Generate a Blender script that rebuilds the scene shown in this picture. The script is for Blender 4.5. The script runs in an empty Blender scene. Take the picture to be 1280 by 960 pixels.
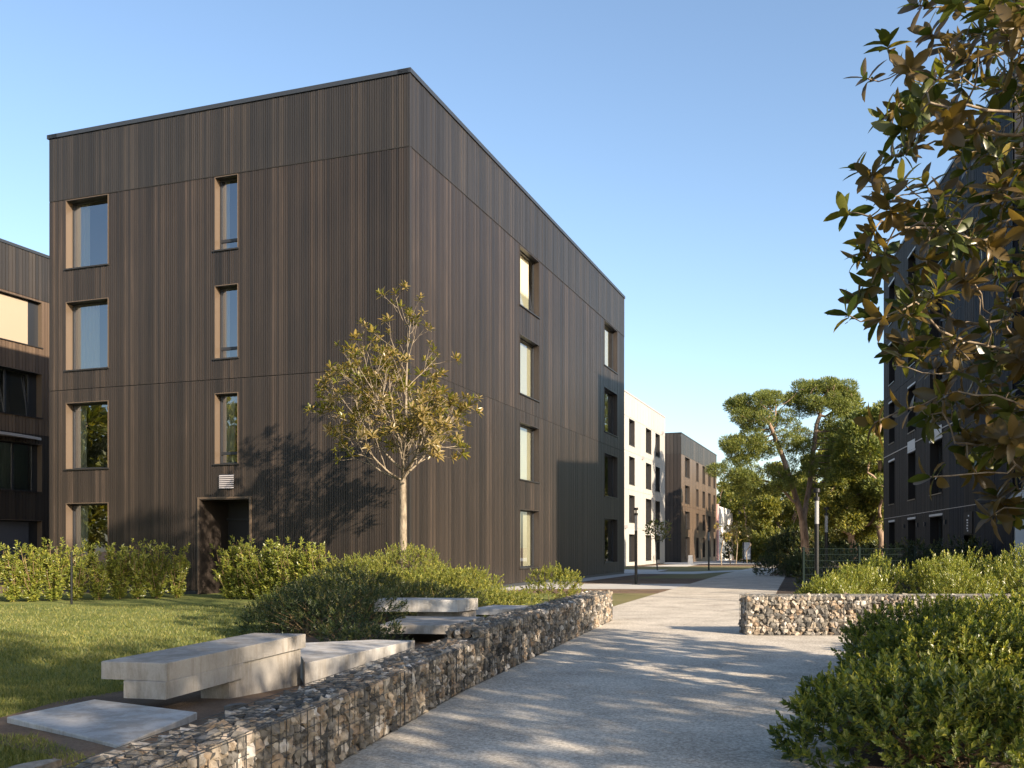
import bpy, math, random
import numpy as np
R = math.radians
sc = bpy.context.scene
# ---------------- camera, sky, sun, exposure ----------------
cam = bpy.data.cameras.new('camera'); cam.sensor_width = 36; cam.lens = 33.75
cam.shift_y = 202/1280; cam.clip_start = 0.1; cam.clip_end = 3000
co = bpy.data.objects.new('camera', cam); sc.collection.objects.link(co)
co.location = (0, 0, 1.5); co.rotation_euler = (R(90), 0, 0); sc.camera = co
SUN_EL, SUN_AZ = R(21.5), R(140)          # azimuth clockwise from +Y
sd = (math.sin(SUN_AZ)*math.cos(SUN_EL), math.cos(SUN_AZ)*math.cos(SUN_EL), math.sin(SUN_EL))
w = bpy.data.worlds.new('World'); sc.world = w; w.use_nodes = True
nt = w.node_tree; sky = nt.nodes.new('ShaderNodeTexSky'); sky.sky_type = 'NISHITA'; sky.sun_disc = False
sky.sun_elevation = SUN_EL; sky.sun_rotation = SUN_AZ; sky.air_density = 1.0; sky.dust_density = 1.1; sky.ozone_density = 1.7
bg = nt.nodes['Background']; bg.inputs[1].default_value = 0.102; nt.links.new(sky.outputs[0], bg.inputs[0])
sl = bpy.data.lights.new('sun', 'SUN'); sl.energy = 5.0; sl.angle = R(0.55); sl.color = (1.0, 0.84, 0.65)
so = bpy.data.objects.new('sun', sl); sc.collection.objects.link(so)
from mathutils import Vector
so.rotation_euler = Vector(sd).to_track_quat('Z', 'Y').to_euler(); so.location = (30, -30, 40)
sc.view_settings.view_transform = 'Standard'; sc.view_settings.look = 'None'; sc.view_settings.gamma = 1
sc.view_settings.exposure = 1.38
sc.cycles.max_bounces = 8; sc.cycles.transparent_max_bounces = 16; sc.cycles.use_denoising = True

# ---------------- helpers ----------------
RNG = np.random.default_rng(7); random.seed(7)
COL = sc.collection
def mat(name, col=(.5,.5,.5), rough=.6, metal=0, spec=.5):
    m = bpy.data.materials.new(name); m.use_nodes = True
    b = m.node_tree.nodes['Principled BSDF']
    b.inputs['Base Color'].default_value = (*col, 1); b.inputs['Roughness'].default_value = rough
    b.inputs['Metallic'].default_value = metal; b.inputs['Specular IOR Level'].default_value = spec
    return m
def N(m, t, **k):
    n = m.node_tree.nodes.new(t)
    for a, v in k.items():
        if a.startswith('i_'): n.inputs[a[2:]].default_value = v
        else: setattr(n, a, v)
    return n
def L(m, a, b): m.node_tree.links.new(a, b)
def ramp(m, fac, stops):
    r = N(m, 'ShaderNodeValToRGB'); e = r.color_ramp.elements
    while len(e) > 1: e.remove(e[0])
    e[0].position = stops[0][0]; e[0].color = (*stops[0][1], 1)
    for p, c in stops[1:]:
        q = e.new(p); q.color = (*c, 1)
    L(m, fac, r.inputs[0]); return r.outputs[0]
def noise(m, scale, detail=4, vec=None, rough=.6, sc3=None):
    n = N(m, 'ShaderNodeTexNoise'); n.inputs['Scale'].default_value = scale; n.inputs['Detail'].default_value = detail; n.inputs['Roughness'].default_value = rough
    tc = N(m, 'ShaderNodeTexCoord'); src = tc.outputs['Object']
    if sc3:
        mp = N(m, 'ShaderNodeMapping'); mp.inputs['Scale'].default_value = sc3; L(m, src, mp.inputs[0]); src = mp.outputs[0]
    L(m, src, n.inputs['Vector']); return n.outputs[0]
def mix(m, a, b, fac, mode='MIX'):
    x = N(m, 'ShaderNodeMix', data_type='RGBA', blend_type=mode)
    for s, v in ((0, fac), (6, a), (7, b)):
        if isinstance(v, (int, float)): x.inputs[s].default_value = v
        elif isinstance(v, tuple): x.inputs[s].default_value = (*v, 1)
        else: L(m, v, x.inputs[s])
    return x.outputs[2]
def bump(m, h, strength, dist=.02):
    b = N(m, 'ShaderNodeBump'); b.inputs['Strength'].default_value = strength; b.inputs['Distance'].default_value = dist
    L(m, h, b.inputs['Height']); L(m, b.outputs[0], m.node_tree.nodes['Principled BSDF'].inputs['Normal'])
def base(m, c): L(m, c, m.node_tree.nodes['Principled BSDF'].inputs['Base Color'])
def island(m): return N(m, 'ShaderNodeNewGeometry').outputs['Random Per Island']
def objrand(m): return N(m, 'ShaderNodeObjectInfo').outputs['Random']
def madd(m, a, b, op='ADD'):
    n = N(m, 'ShaderNodeMath', operation=op)
    for i, v in enumerate((a, b)):
        if isinstance(v, (int, float)): n.inputs[i].default_value = v
        else: L(m, v, n.inputs[i])
    return n.outputs[0]

def cladding(name, stops, rough=.42, panel=.3, spec=.42):
    m = mat(name, rough=rough, spec=spec)
    f = madd(m, madd(m, island(m), 1-panel, 'MULTIPLY'), madd(m, objrand(m), panel, 'MULTIPLY'))
    g = noise(m, 1, 5, sc3=(9, 9, .5)); g2 = noise(m, .35, 3)
    f2 = madd(m, f, madd(m, madd(m, g, -.5), .55, 'MULTIPLY'))
    f3 = madd(m, f2, madd(m, madd(m, g2, -.5), .45, 'MULTIPLY'))
    base(m, ramp(m, f3, stops)); bump(m, noise(m, 1, 4, sc3=(60, 60, 2)), .25, .004)
    return m
M = {}
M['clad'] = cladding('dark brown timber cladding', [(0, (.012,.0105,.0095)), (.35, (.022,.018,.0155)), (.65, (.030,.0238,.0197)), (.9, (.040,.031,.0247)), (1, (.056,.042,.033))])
M['clad_top'] = cladding('grey brown timber cladding', [(0, (.016,.015,.0145)), (.4, (.022,.020,.0185)), (.7, (.029,.0255,.023)), (1, (.044,.037,.031))])
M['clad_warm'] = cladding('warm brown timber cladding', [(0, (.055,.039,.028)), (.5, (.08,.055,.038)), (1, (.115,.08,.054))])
M['clad_grey'] = cladding('dark grey brown cladding', [(0, (.017,.015,.015)), (.5, (.027,.023,.021)), (1, (.04,.032,.028))], .7, spec=.15)
M['clad_navy'] = cladding('navy cladding', [(0, (.010,.012,.017)), (1, (.018,.020,.027))], .7, spec=.15)
M['clad_white'] = cladding('white render panels', [(0, (.29,.28,.26)), (1, (.38,.367,.34))], .7)
M['backing'] = mat('dark membrane behind cladding', (.008,.008,.008), .9)
M['backing_white'] = mat('pale joint behind panels', (.30,.29,.27), .9)
M['coping'] = mat('anthracite metal coping', (.035,.04,.048), .4, .3)
M['bronze'] = mat('bronze metal reveal', (.095,.068,.046), .5, 0)
M['frame'] = mat('anthracite window frame', (.018,.020,.024), .4, 0)
M['sill'] = mat('dark metal sill', (.03,.028,.027), .4, .3)
M['sill_pale'] = mat('pale metal trim', (.5,.5,.5), .5)
M['roof'] = mat('roof gravel', (.2,.2,.2), .9)
M['interior'] = mat('room plaster', (.33,.31,.28), .9)
M['curtain'] = mat('cream curtain', (.60,.56,.42), .9)
M['curtain_green'] = mat('pale green curtain', (.70,.84,.78), .9)
M['blind'] = mat('beige roller blind', (.30,.24,.175), .8)
M['blind_dark'] = mat('grey roller blind', (.05,.055,.07), .7)
def curtain_tr(m, c):
    b = m.node_tree.nodes['Principled BSDF']; t = N(m, 'ShaderNodeBsdfTranslucent'); t.inputs[0].default_value = (*c, 1)
    x = N(m, 'ShaderNodeMixShader'); x.inputs[0].default_value = .35
    L(m, b.outputs[0], x.inputs[1]); L(m, t.outputs[0], x.inputs[2]); L(m, x.outputs[0], m.node_tree.nodes['Material Output'].inputs[0])
curtain_tr(M['curtain'], (.8,.75,.6)); curtain_tr(M['curtain_green'], (.7,.8,.75))
def glass(name, refl, tint):
    m = bpy.data.materials.new(name); m.use_nodes = True; t = m.node_tree
    t.nodes.remove(t.nodes['Principled BSDF'])
    g = N(m, 'ShaderNodeBsdfGlossy'); g.inputs['Roughness'].default_value = .0; g.inputs[0].default_value = (*tint, 1)
    p = N(m, 'ShaderNodeBsdfTransparent'); p.inputs[0].default_value = (.84,.88,.86,1)
    f = N(m, 'ShaderNodeFresnel'); f.inputs[0].default_value = 1.5
    a = madd(m, madd(m, f.outputs[0], 1-refl, 'MULTIPLY'), refl)
    nb = N(m, 'ShaderNodeBump'); nb.inputs['Strength'].default_value = .05; nb.inputs['Distance'].default_value = .01
    L(m, noise(m, 1.2, 2), nb.inputs['Height']); L(m, nb.outputs[0], g.inputs['Normal'])
    x = N(m, 'ShaderNodeMixShader'); L(m, a, x.inputs[0]); L(m, p.outputs[0], x.inputs[1]); L(m, g.outputs[0], x.inputs[2])
    L(m, x.outputs[0], t.nodes['Material Output'].inputs[0]); return m
M['glass'] = glass('window glass', .24, (.90,.92,.98))
# ground materials
def ground_mat(name, stops, s1, s2, bs=.4, rough=.9, bd=.02, spec=.3, wt=.45):
    m = mat(name, rough=rough, spec=spec)
    a = noise(m, s1, 6); b = noise(m, s2, 3, rough=.7)
    f = madd(m, madd(m, a, 1-wt, 'MULTIPLY'), madd(m, b, wt, 'MULTIPLY'))
    base(m, ramp(m, f, stops)); bump(m, b, bs, bd); return m
M['path'] = ground_mat('exposed aggregate concrete', [(.30, (.15,.128,.10)), (.42, (.31,.275,.225)), (.52, (.46,.415,.345)), (.64, (.70,.64,.54))], 1.1, 42, .5, .85, .008, wt=.68)
M['paving'] = ground_mat('smooth pale concrete paving', [(.3, (.34,.33,.31)), (.6, (.47,.455,.43))], 1.0, 30, .2, .8, .004)
M['lawn'] = ground_mat('mown lawn', [(.3, (.06,.085,.02)), (.45, (.11,.14,.03)), (.58, (.18,.185,.045)), (.72, (.26,.215,.08))], 1.1, 40, .8, .95, .03)
M['drygrass'] = ground_mat('thin dry grass', [(.3, (.08,.10,.03)), (.5, (.17,.15,.06)), (.7, (.24,.19,.10))], .5, 22, .6, .95, .03)
M['soil'] = ground_mat('bare brown soil', [(.3, (.07,.048,.032)), (.5, (.15,.10,.065)), (.7, (.25,.175,.115))], 1.2, 40, .9, .95, .03)
M['mulch'] = ground_mat('dark mulch', [(.3, (.04,.03,.022)), (.5, (.085,.062,.045)), (.7, (.15,.11,.075))], 1.5, 45, 1, .95, .03)
def concrete(name, c0, c1):     # cast concrete: cloudy tone, air holes and run-off stains
    m = mat(name, rough=.75, spec=.3)
    a = noise(m, 1.6, 5); b = noise(m, 60, 3); p = N(m, 'ShaderNodeTexVoronoi'); p.inputs['Scale'].default_value = 28
    tc = N(m, 'ShaderNodeTexCoord'); L(m, tc.outputs['Object'], p.inputs['Vector'])
    c = ramp(m, madd(m, madd(m, a, .8, 'MULTIPLY'), madd(m, b, .2, 'MULTIPLY')), [(.3, c0), (.65, c1)])
    c = mix(m, c, ramp(m, noise(m, 4.5, 6, sc3=(1,1,.25), rough=.75), [(.42, (.55,.50,.43)), (.56, (1,1,1))]), .6, 'MULTIPLY')
    pit = ramp(m, p.outputs[0], [(.05, (.45,.43,.40)), (.11, (1,1,1))])
    base(m, mix(m, c, pit, .55, 'MULTIPLY')); bump(m, b, .25, .004); return m
M['concrete'] = concrete('weathered cast concrete', (.24,.22,.195), (.42,.39,.35))
M['concrete_pale'] = concrete('pale cast concrete slab', (.34,.33,.315), (.48,.465,.44))
def stone_mat():
    m = mat('rubble stone', rough=.8, spec=.3)
    r = N(m, 'ShaderNodeMath', operation='FRACT'); L(m, madd(m, island(m), objrand(m)), r.inputs[0])
    c = ramp(m, r.outputs[0], [(0, (.07,.067,.063)), (.2, (.17,.16,.145)), (.42, (.28,.25,.205)), (.6, (.38,.32,.25)), (.75, (.28,.205,.14)), (.9, (.44,.405,.36)), (1, (.58,.54,.49))])
    n = noise(m, 14, 6); base(m, mix(m, c, ramp(m, n, [(.35, (.35,.32,.28)), (.6, (1,1,1))]), .8, 'MULTIPLY')); bump(m, noise(m, 45, 5), .7, .01); return m
M['stone'] = stone_mat()
M['wire'] = mat('galvanised dark wire', (.09,.093,.095), .45, .6)
def bark(name, c0, c1, s=6):
    m = mat(name, rough=.85, spec=.2); n = noise(m, s, 5, sc3=(1, 1, .35))
    base(m, ramp(m, n, [(.35, c0), (.62, c1)])); bump(m, n, .6, .02); return m
M['bark_pale'] = bark('pale grey bark', (.11,.09,.065), (.26,.215,.16), 14)
M['bark_mag'] = bark('grey brown bark', (.13,.10,.075), (.30,.24,.17), 16)
M['bark_pine'] = bark('pine bark', (.12,.08,.055), (.30,.22,.16), 3)
M['twig'] = bark('brown twig', (.10,.07,.04), (.22,.15,.08), 20)
def leaf(name, stops, under=None, tr=.3, rough=.45, trc=None, spec=.5, coarse=.35):
    m = mat(name, rough=rough, spec=spec)
    g = N(m, 'ShaderNodeNewGeometry'); n = noise(m, coarse, 3)
    rr = madd(m, g.outputs['Random Per Island'], objrand(m)); fr = N(m, 'ShaderNodeMath', operation='FRACT'); L(m, rr, fr.inputs[0])
    f = madd(m, madd(m, fr.outputs[0], .62, 'MULTIPLY'), madd(m, n, .38, 'MULTIPLY'))
    c = ramp(m, f, stops)
    if under:
        c = mix(m, c, under, madd(m, g.outputs['Backfacing'], .8, 'MULTIPLY'))
    base(m, c)
    b = m.node_tree.nodes['Principled BSDF']; t = N(m, 'ShaderNodeBsdfTranslucent')
    tcx = mix(m, c, (1.7,1.6,.6), 1.0, 'MULTIPLY'); L(m, tcx, t.inputs[0])
    x = N(m, 'ShaderNodeMixShader'); x.inputs[0].default_value = tr
    L(m, b.outputs[0], x.inputs[1]); L(m, t.outputs[0], x.inputs[2]); L(m, x.outputs[0], m.node_tree.nodes['Material Output'].inputs[0])
    return m
M['leaf_young'] = leaf('young magnolia leaf', [(.05, (.05,.065,.016)), (.35, (.13,.145,.026)), (.65, (.24,.21,.045)), (.95, (.32,.19,.07))], (.20,.14,.055), .3, .35)
M['leaf_mag'] = leaf('glossy magnolia leaf', [(.05, (.02,.036,.010)), (.4, (.05,.07,.016)), (.7, (.11,.115,.022)), (.9, (.24,.17,.035)), (1, (.34,.17,.04))], (.125,.078,.03), .40, .3)
M['leaf_hedge'] = leaf('laurel leaf', [(.05, (.055,.08,.016)), (.45, (.16,.19,.032)), (.8, (.28,.27,.05)), (1, (.27,.20,.07))], None, .3, .35)
M['leaf_dark'] = leaf('dark shrub leaf', [(.05, (.014,.028,.010)), (.45, (.034,.052,.016)), (.75, (.07,.088,.024)), (1, (.15,.12,.045))], None, .2, .4, coarse=1.5)
M['leaf_pitt'] = leaf('round evergreen leaf', [(.05, (.02,.04,.011)), (.35, (.06,.09,.018)), (.62, (.15,.175,.03)), (.88, (.34,.31,.055))], None, .28, .35, coarse=1.6)
M['leaf_jun'] = leaf('bright juniper foliage', [(.05, (.05,.07,.014)), (.45, (.14,.165,.025)), (1, (.32,.27,.05))], None, .25, .55, coarse=1.2)
M['leaf_pine'] = leaf('pine needles', [(.1, (.045,.068,.018)), (.5, (.11,.14,.028)), (.9, (.25,.25,.045))], None, .3, .6, coarse=.6)
M['leaf_tree'] = leaf('tree leaves', [(.1, (.045,.066,.016)), (.5, (.13,.15,.028)), (.9, (.33,.29,.05))], None, .35, .55, coarse=.5)
M['grass'] = leaf('grass blade', [(.05, (.05,.07,.016)), (.45, (.115,.135,.028)), (.75, (.20,.19,.05)), (1, (.33,.27,.11))], None, .3, .6, coarse=.9)
M['black'] = mat('black painted metal', (.012,.013,.015), .35, .3)
M['lamp_glass'] = mat('opal lamp tube', (.22,.225,.23), .35)
M['fence'] = mat('dark green fence steel', (.004,.011,.010), .8, 0, .15)
M['vent'] = mat('grey louvre metal', (.38,.36,.36), .5, .3)
M['door'] = mat('dark door leaf', (.012,.012,.013), .5)
M['white'] = mat('white paint', (.72,.72,.72), .6)
M['yellow'] = mat('yellow painted metal', (.62,.40,.03), .5)
M['bluewhite'] = mat('pale blue grey sign face', (.45,.5,.58), .5)
M['pink'] = mat('pink render', (.62,.36,.33), .8)
M['relief'] = mat('white relief', (.7,.68,.64), .7); M['relief_grey'] = mat('grey relief', (.36,.38,.38), .7)

class MB:
    def __init__(s): s.v = []; s.f = []; s.n = 0
    def add(s, v, f):
        v = np.asarray(v, float).reshape(-1, 3); s.v.append(v); s.f.append(np.asarray(f, int).reshape(-1, 4) + s.n); s.n += len(v)
    def build(s, name, m, parent=None, smooth=False, loc=None, org=None):
        V = np.concatenate(s.v); F = np.concatenate(s.f)
        o0 = np.array(org if org is not None else (ROOT[parent.name] if parent else (0, 0, 0)), float)
        me = mesh_from(name, V - o0, F, m, smooth)
        o = bpy.data.objects.new(name, me); COL.objects.link(o)
        if parent: o.parent = parent; ROOT[o.name] = ROOT[parent.name]
        else: o.location = tuple(o0); ROOT[o.name] = tuple(o0)
        return o
ROOT = {}
def mesh_from(name, V, F, m, smooth=False):
    me = bpy.data.meshes.new(name)
    me.vertices.add(len(V)); me.vertices.foreach_set('co', V.astype(np.float32).ravel())
    me.loops.add(F.size); me.loops.foreach_set('vertex_index', F.astype(np.int32).ravel())
    me.polygons.add(len(F)); me.polygons.foreach_set('loop_start', (np.arange(len(F))*4).astype(np.int32))
    me.polygons.foreach_set('use_smooth', np.full(len(F), bool(smooth)))
    me.update(calc_edges=True); me.materials.append(m); return me
BOXF = [(0,3,2,1),(4,5,6,7),(0,1,5,4),(1,2,6,5),(2,3,7,6),(3,0,4,7)]
def box(mb, x0, x1, y0, y1, z0, z1):
    mb.add([(x0,y0,z0),(x1,y0,z0),(x1,y1,z0),(x0,y1,z0),(x0,y0,z1),(x1,y0,z1),(x1,y1,z1),(x0,y1,z1)], BOXF)
def prism(mb, pts, z0, z1, bev=0):
    """quad footprint (ccw), optional small bevel round top"""
    p = np.array(pts, float); c = p.mean(0); q = c + (p-c)*(1-bev/np.linalg.norm(p-c, axis=1)[:, None]*1.4) if bev else p
    v = [(*a, z0) for a in p] + [(*a, z1-bev) for a in p]; f = [(0,3,2,1)]
    for i in range(4): j = (i+1) % 4; f.append((i, j, 4+j, 4+i))
    if bev:
        v += [(*a, z1) for a in q]
        for i in range(4): j = (i+1) % 4; f.append((4+i, 4+j, 8+j, 8+i))
        f.append((8, 9, 10, 11))
    else: f.append((4,5,6,7))
    mb.add(v, f)
def tag(o, label=None, cat=None, group=None, kind=None):
    for k, v in (('label', label), ('category', cat), ('group', group), ('kind', kind)):
        if v: o[k] = v
    return o
def thing(name, label, cat, loc, group=None):
    o = bpy.data.objects.new(name, None); COL.objects.link(o); o.location = loc; ROOT[o.name] = tuple(loc); o.empty_display_size = .3
    return tag(o, label, cat, group)
def copy_tree(o, loc, rz=0, s=1.0, label=None):
    c = o.copy(); COL.objects.link(c); c.location = loc; c.rotation_euler = (0, 0, rz); c.scale = (s, s, s)
    if label: c['label'] = label
    def rec(a, b):
        for ch in a.children:
            d = ch.copy(); COL.objects.link(d); d.parent = b; rec(ch, d)
    rec(o, c); return c
def gz(x, y):
    return -.008*np.clip(np.asarray(y, float)-50, 0, 170)
def lawn_z(x, y):
    x = np.asarray(x, float); y = np.asarray(y, float)
    t = np.clip((11.2-y)/5.5, 0, 1); t = t*t*(3-2*t)
    return .012 + .24*t + gz(x, y)
def norm(a): return a/np.maximum(np.linalg.norm(a, axis=-1, keepdims=True), 1e-9)

# --- vegetation machinery ---
def place(T, F, pos, d, scale, spin=None):
    """replicate template (axis +z, normal-ish x) at pos with axis d"""
    pos = np.asarray(pos, float).reshape(-1, 3); n = len(pos); d = norm(np.asarray(d, float).reshape(-1, 3))
    if spin is None: spin = RNG.uniform(0, 2*np.pi, n)
    ref = np.where(np.abs(d[:, 2:3]) > .9, np.array([[1., 0, 0]]), np.array([[0, 0, 1.]]))
    a = norm(np.cross(ref, d)); b = np.cross(d, a)
    c, s = np.cos(spin)[:, None], np.sin(spin)[:, None]
    u = a*c + b*s; v = -a*s + b*c
    sc_ = np.broadcast_to(np.asarray(scale, float), (n,))
    V = (T[None, :, 0:1]*u[:, None] + T[None, :, 1:2]*v[:, None] + T[None, :, 2:3]*d[:, None])*sc_[:, None, None] + pos[:, None]
    FF = F[None] + (np.arange(n)*len(T))[:, None, None]
    return V.reshape(-1, 3), FF.reshape(-1, 4)
def leaf_simple(l=1., w=.4, fold=.12):
    return np.array([(0,0,0),(w/2,fold*l,.5*l),(0,0,l),(-w/2,fold*l,.5*l)]), np.array([(0,1,2,3)])
def leaf_big(l=1., w=.38, curl=.15, fold=.06):
    z = [0, .12, .35, .62, .85, 1.]; ww = [.08, .55, .95, 1., .6, .0]
    V = []; F = []
    for k, (a, b) in enumerate(zip(z, ww)):
        y = -curl*a*a*l
        V += [(-b*w/2*l, y+fold*b*l, a*l), (0, y, a*l), (b*w/2*l, y+fold*b*l, a*l)]
    for k in range(5):
        i = 3*k; F += [(i, i+1, i+4, i+3), (i+1, i+2, i+5, i+4)]
    return np.array(V), np.array(F)
def shoot(nl, l, w, tilt0, tilt1, stem, simple=True, rng=RNG, keep=None):
    """leafy shoot: leaves spiralling round +z. tilt = angle from axis"""
    T, F = leaf_simple(1, w) if simple else leaf_big(1, w)
    Vs = []; Fs = []; n = 0
    for k in range(nl):
        t = k/max(nl-1, 1); a = k*2.4 + rng.uniform(-.3, .3); ti = tilt0+(tilt1-tilt0)*t + rng.uniform(-.15, .15)
        ll = l*(rng.uniform(.75, 1.1)); z = stem*t
        d = np.array([math.cos(a)*math.sin(ti), math.sin(a)*math.sin(ti), math.cos(ti)])
        up = np.array([-math.cos(a)*math.cos(ti), -math.sin(a)*math.cos(ti), math.sin(ti)])   # leaf upper-side normal (towards axis)
        x = np.cross(up, d)
        V = (T[:, 0:1]*x + T[:, 1:2]*up + T[:, 2:3]*d)*ll + np.array([0, 0, z])
        Vs.append(V); Fs.append(F+n); n += len(V)
    return np.concatenate(Vs), np.concatenate(Fs)
def colonize(nodes, par, attr, step, di, dk, iters=200, up=0.0, seed=0):
    rng = np.random.default_rng(seed)
    nodes = [np.array(p, float) for p in nodes]; par = list(par); A = np.array(attr, float)
    P = np.array(nodes)
    D = np.linalg.norm(A[:, None]-P[None], axis=2); near = D.argmin(1); dmin = D.min(1)
    for it in range(iters):
        if len(A) == 0: break
        m = dmin < di
        if not m.any(): di *= 1.5; continue
        idx = near[m]; dirs = norm(A[m]-P[idx]); acc = {}
        for i, d in zip(idx, dirs): acc.setdefault(i, []).append(d)
        new = []
        for i, ds in acc.items():
            d = np.mean(ds, 0); d = d/max(np.linalg.norm(d), 1e-6) + rng.normal(0, .12, 3); d[2] += up
            d /= np.linalg.norm(d); q = P[i]+d*step
            if np.min(((P-q)**2).sum(1)) < (.4*step)**2: continue
            new.append((q, i))
        if not new:
            kp = dmin > dk*1.6; A = A[kp]; near = near[kp]; dmin = dmin[kp]
            if it > 20: break
            continue
        k0 = len(P); P = np.vstack([P, [q for q, _ in new]]); par += [i for _, i in new]
        Dn = np.linalg.norm(A[:, None]-P[None, k0:], axis=2); jn = Dn.argmin(1); dn = Dn.min(1)
        up_ = dn < dmin; near = np.where(up_, jn+k0, near); dmin = np.minimum(dn, dmin)
        kp = dmin > dk; A = A[kp]; near = near[kp]; dmin = dmin[kp]
        if len(P) > 6000: break
    return P, np.array(par)
def radii(P, par, tip, p=2.3, rmax=None):
    n = len(P); r = np.zeros(n); ch = np.zeros(n, int)
    for i in range(n-1, 0, -1):
        if ch[i] == 0: r[i] = tip**p
        if par[i] >= 0: r[par[i]] += r[i]; ch[par[i]] += 1
    if ch[0] == 0: r[0] = tip**p
    r = r**(1/p)
    if rmax: r = np.minimum(r, rmax)
    return r, ch
def tubes(P, par, r, sides=6):
    """shared-ring tube network; parents always precede children"""
    n = len(P); U = np.zeros((n, 3)); Dr = np.zeros((n, 3)); mb = MB()
    first = {}
    for i in range(n):
        if par[i] >= 0 and par[i] not in first: first[par[i]] = i
    for i in range(n):
        if par[i] < 0:
            c = first.get(i, min(i+1, n-1)); d = P[c]-P[i]
            d = d/max(np.linalg.norm(d), 1e-9); u = np.cross(d, [.3, 1, .1]); u /= np.linalg.norm(u)
        else:
            d = P[i]-P[par[i]]; d = d/max(np.linalg.norm(d), 1e-9); u = U[par[i]] - d*np.dot(U[par[i]], d)
            l = np.linalg.norm(u); u = u/l if l > 1e-3 else norm(np.cross(d, [.2, .3, 1.]))
        U[i] = u; Dr[i] = d
    W = np.cross(Dr, U); a = np.arange(sides)*2*np.pi/sides
    ring = lambda i, rr: P[i] + rr*(np.cos(a)[:, None]*U[i] + np.sin(a)[:, None]*W[i])
    k = np.arange(sides); f = np.stack([k, (k+1) % sides, (k+1) % sides+sides, k+sides], 1)
    for i in range(n):
        p = par[i]
        if p < 0: continue
        # start ring in the child's frame when it is a side branch
        st = ring(p, r[p]) if first.get(p) == i else P[p] + min(r[p], r[i]*1.25)*(np.cos(a)[:, None]*U[i] + np.sin(a)[:, None]*W[i])
        mb.add(np.vstack([st, ring(i, r[i])]), f)
    return mb
def ell(c, r, n, shell=0., rng=RNG):
    d = norm(rng.normal(size=(n, 3))); t = rng.uniform(shell**3, 1, n)**(1/3)
    return np.array(c) + d*t[:, None]*np.array(r)

# ---------------- ground ----------------
def sheet(name, rows, m, dz, zf=gz):
    """rows: list of (y, x0, x1); split in x too; z follows terrain"""
    mb = MB(); rr = []
    for (y, a, b), (y2, a2, b2) in zip(rows[:-1], rows[1:]):
        k = 1
        rr.append((y, a, b))
        if y < 50 < y2: t = (50-y)/(y2-y); rr.append((50, a+(a2-a)*t, b+(b2-b)*t))
    rr.append(rows[-1])
    for (y, a, b), (y2, a2, b2) in zip(rr[:-1], rr[1:]):
        mb.add([(a,y,zf(a,y)+dz),(b,y,zf(b,y)+dz),(b2,y2,zf(b2,y2)+dz),(a2,y2,zf(a2,y2)+dz)], [(0,1,2,3)])
    o = mb.build(name, m); return tag(o, kind='structure')
sheet('ground', [(-80,-200,200),(50,-200,200),(220,-260,320),(900,-900,1200)], M['soil'], 0)
def gx(y):                       # front foot of the left gabion
    return -1.21+.213*(y-6.47) if y < 9.84 else -.492+.267*(y-9.84)
def pl(y): return gx(y) if y < 19.1 else (2.0+.105*(y-19.1) if y < 23.4 else 2.45+.32*(y-23.4))
def pr(y): return 4.16+.303*(y-16.5)
sheet('path', [(-6,-4.2,12),(2,gx(2),12),(9.84,gx(9.84),12),(15.9,gx(15.9),12)], M['path'], .012)
sheet('path', [(15.9,gx(15.9),4.0),(19.1,pl(19.1),pr(19.1)),(23.4,pl(23.4),pr(23.4)),(47,pl(47),pr(47)),(50,pl(50),pr(50)-.9),(96,pl(96),pr(96)-1.0)], M['path'], .012)
fr = lambda y: -2.87+.361*(y-26.9)
sheet('path_joint', [(20.4,pl(20.4),pr(20.4)),(20.412,pl(20.41),pr(20.41))], M['mulch'], .0165)
sheet('planting_bed', [(-3,3.2,14),(5,1.95,14),(8,2.7,14),(12,4.4,14),(15.95,5.6,14)], M['mulch'], .02)
sheet('planting_bed', [(16.4,4.2,40),(47,pr(47)+.02,50),(50,pr(50),50),(96,pr(96),60)], M['mulch'], .008)
sheet('grass_verge', [(19.3,-.5,pl(19.3)-.02),(23.4,.1,pl(23.4)-.02),(30,-1.2,pl(30)-.02)], M['drygrass'], .008)
sheet('soil_bed', [(30,-1.2,pl(30)-.02),(33,fr(33)+1.2,pl(33)-.02)], M['soil'], .008)
sheet('paving', [(29.8,fr(29.8),fr(29.8)+1.1),(51.5,fr(51.5)-1,fr(51.5)+1.1)], M['paving'], .006)
sheet('paving', [(33,fr(33)+1.1,pl(33)),(37.5,fr(37.5)+1.1,pl(37.5))], M['paving'], .009)
sheet('mulch_bed', [(37.5,fr(37.5)+1.3,pl(37.5)-.02),(43.5,fr(43.5)+2,pl(43.5)-.02)], M['soil'], .007)
sheet('grass_verge', [(43.5,fr(43.5)+2,pl(43.5)-.02),(52,fr(52)+3,pl(52)-.02)], M['drygrass'], .007)
sheet('paving', [(50.5,6,9.6),(64,16,16.8)], M['paving'], .0135)
sheet('paving', [(52,2,8.2),(57,3,11.0)], M['paving'], .0095)
sheet('grass_verge', [(52,8.0,pl(52)-.02),(64,10.5,pl(64)-.02),(66,5,pl(66)-.02),(80,9,pl(80)-.02)], M['drygrass'], .005)
sheet('paving', [(57,3,8.6),(112,22,23)], M['paving'], .004)
sheet('paving', [(96,10,60),(150,10,90)], M['paving'], .0155)
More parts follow.
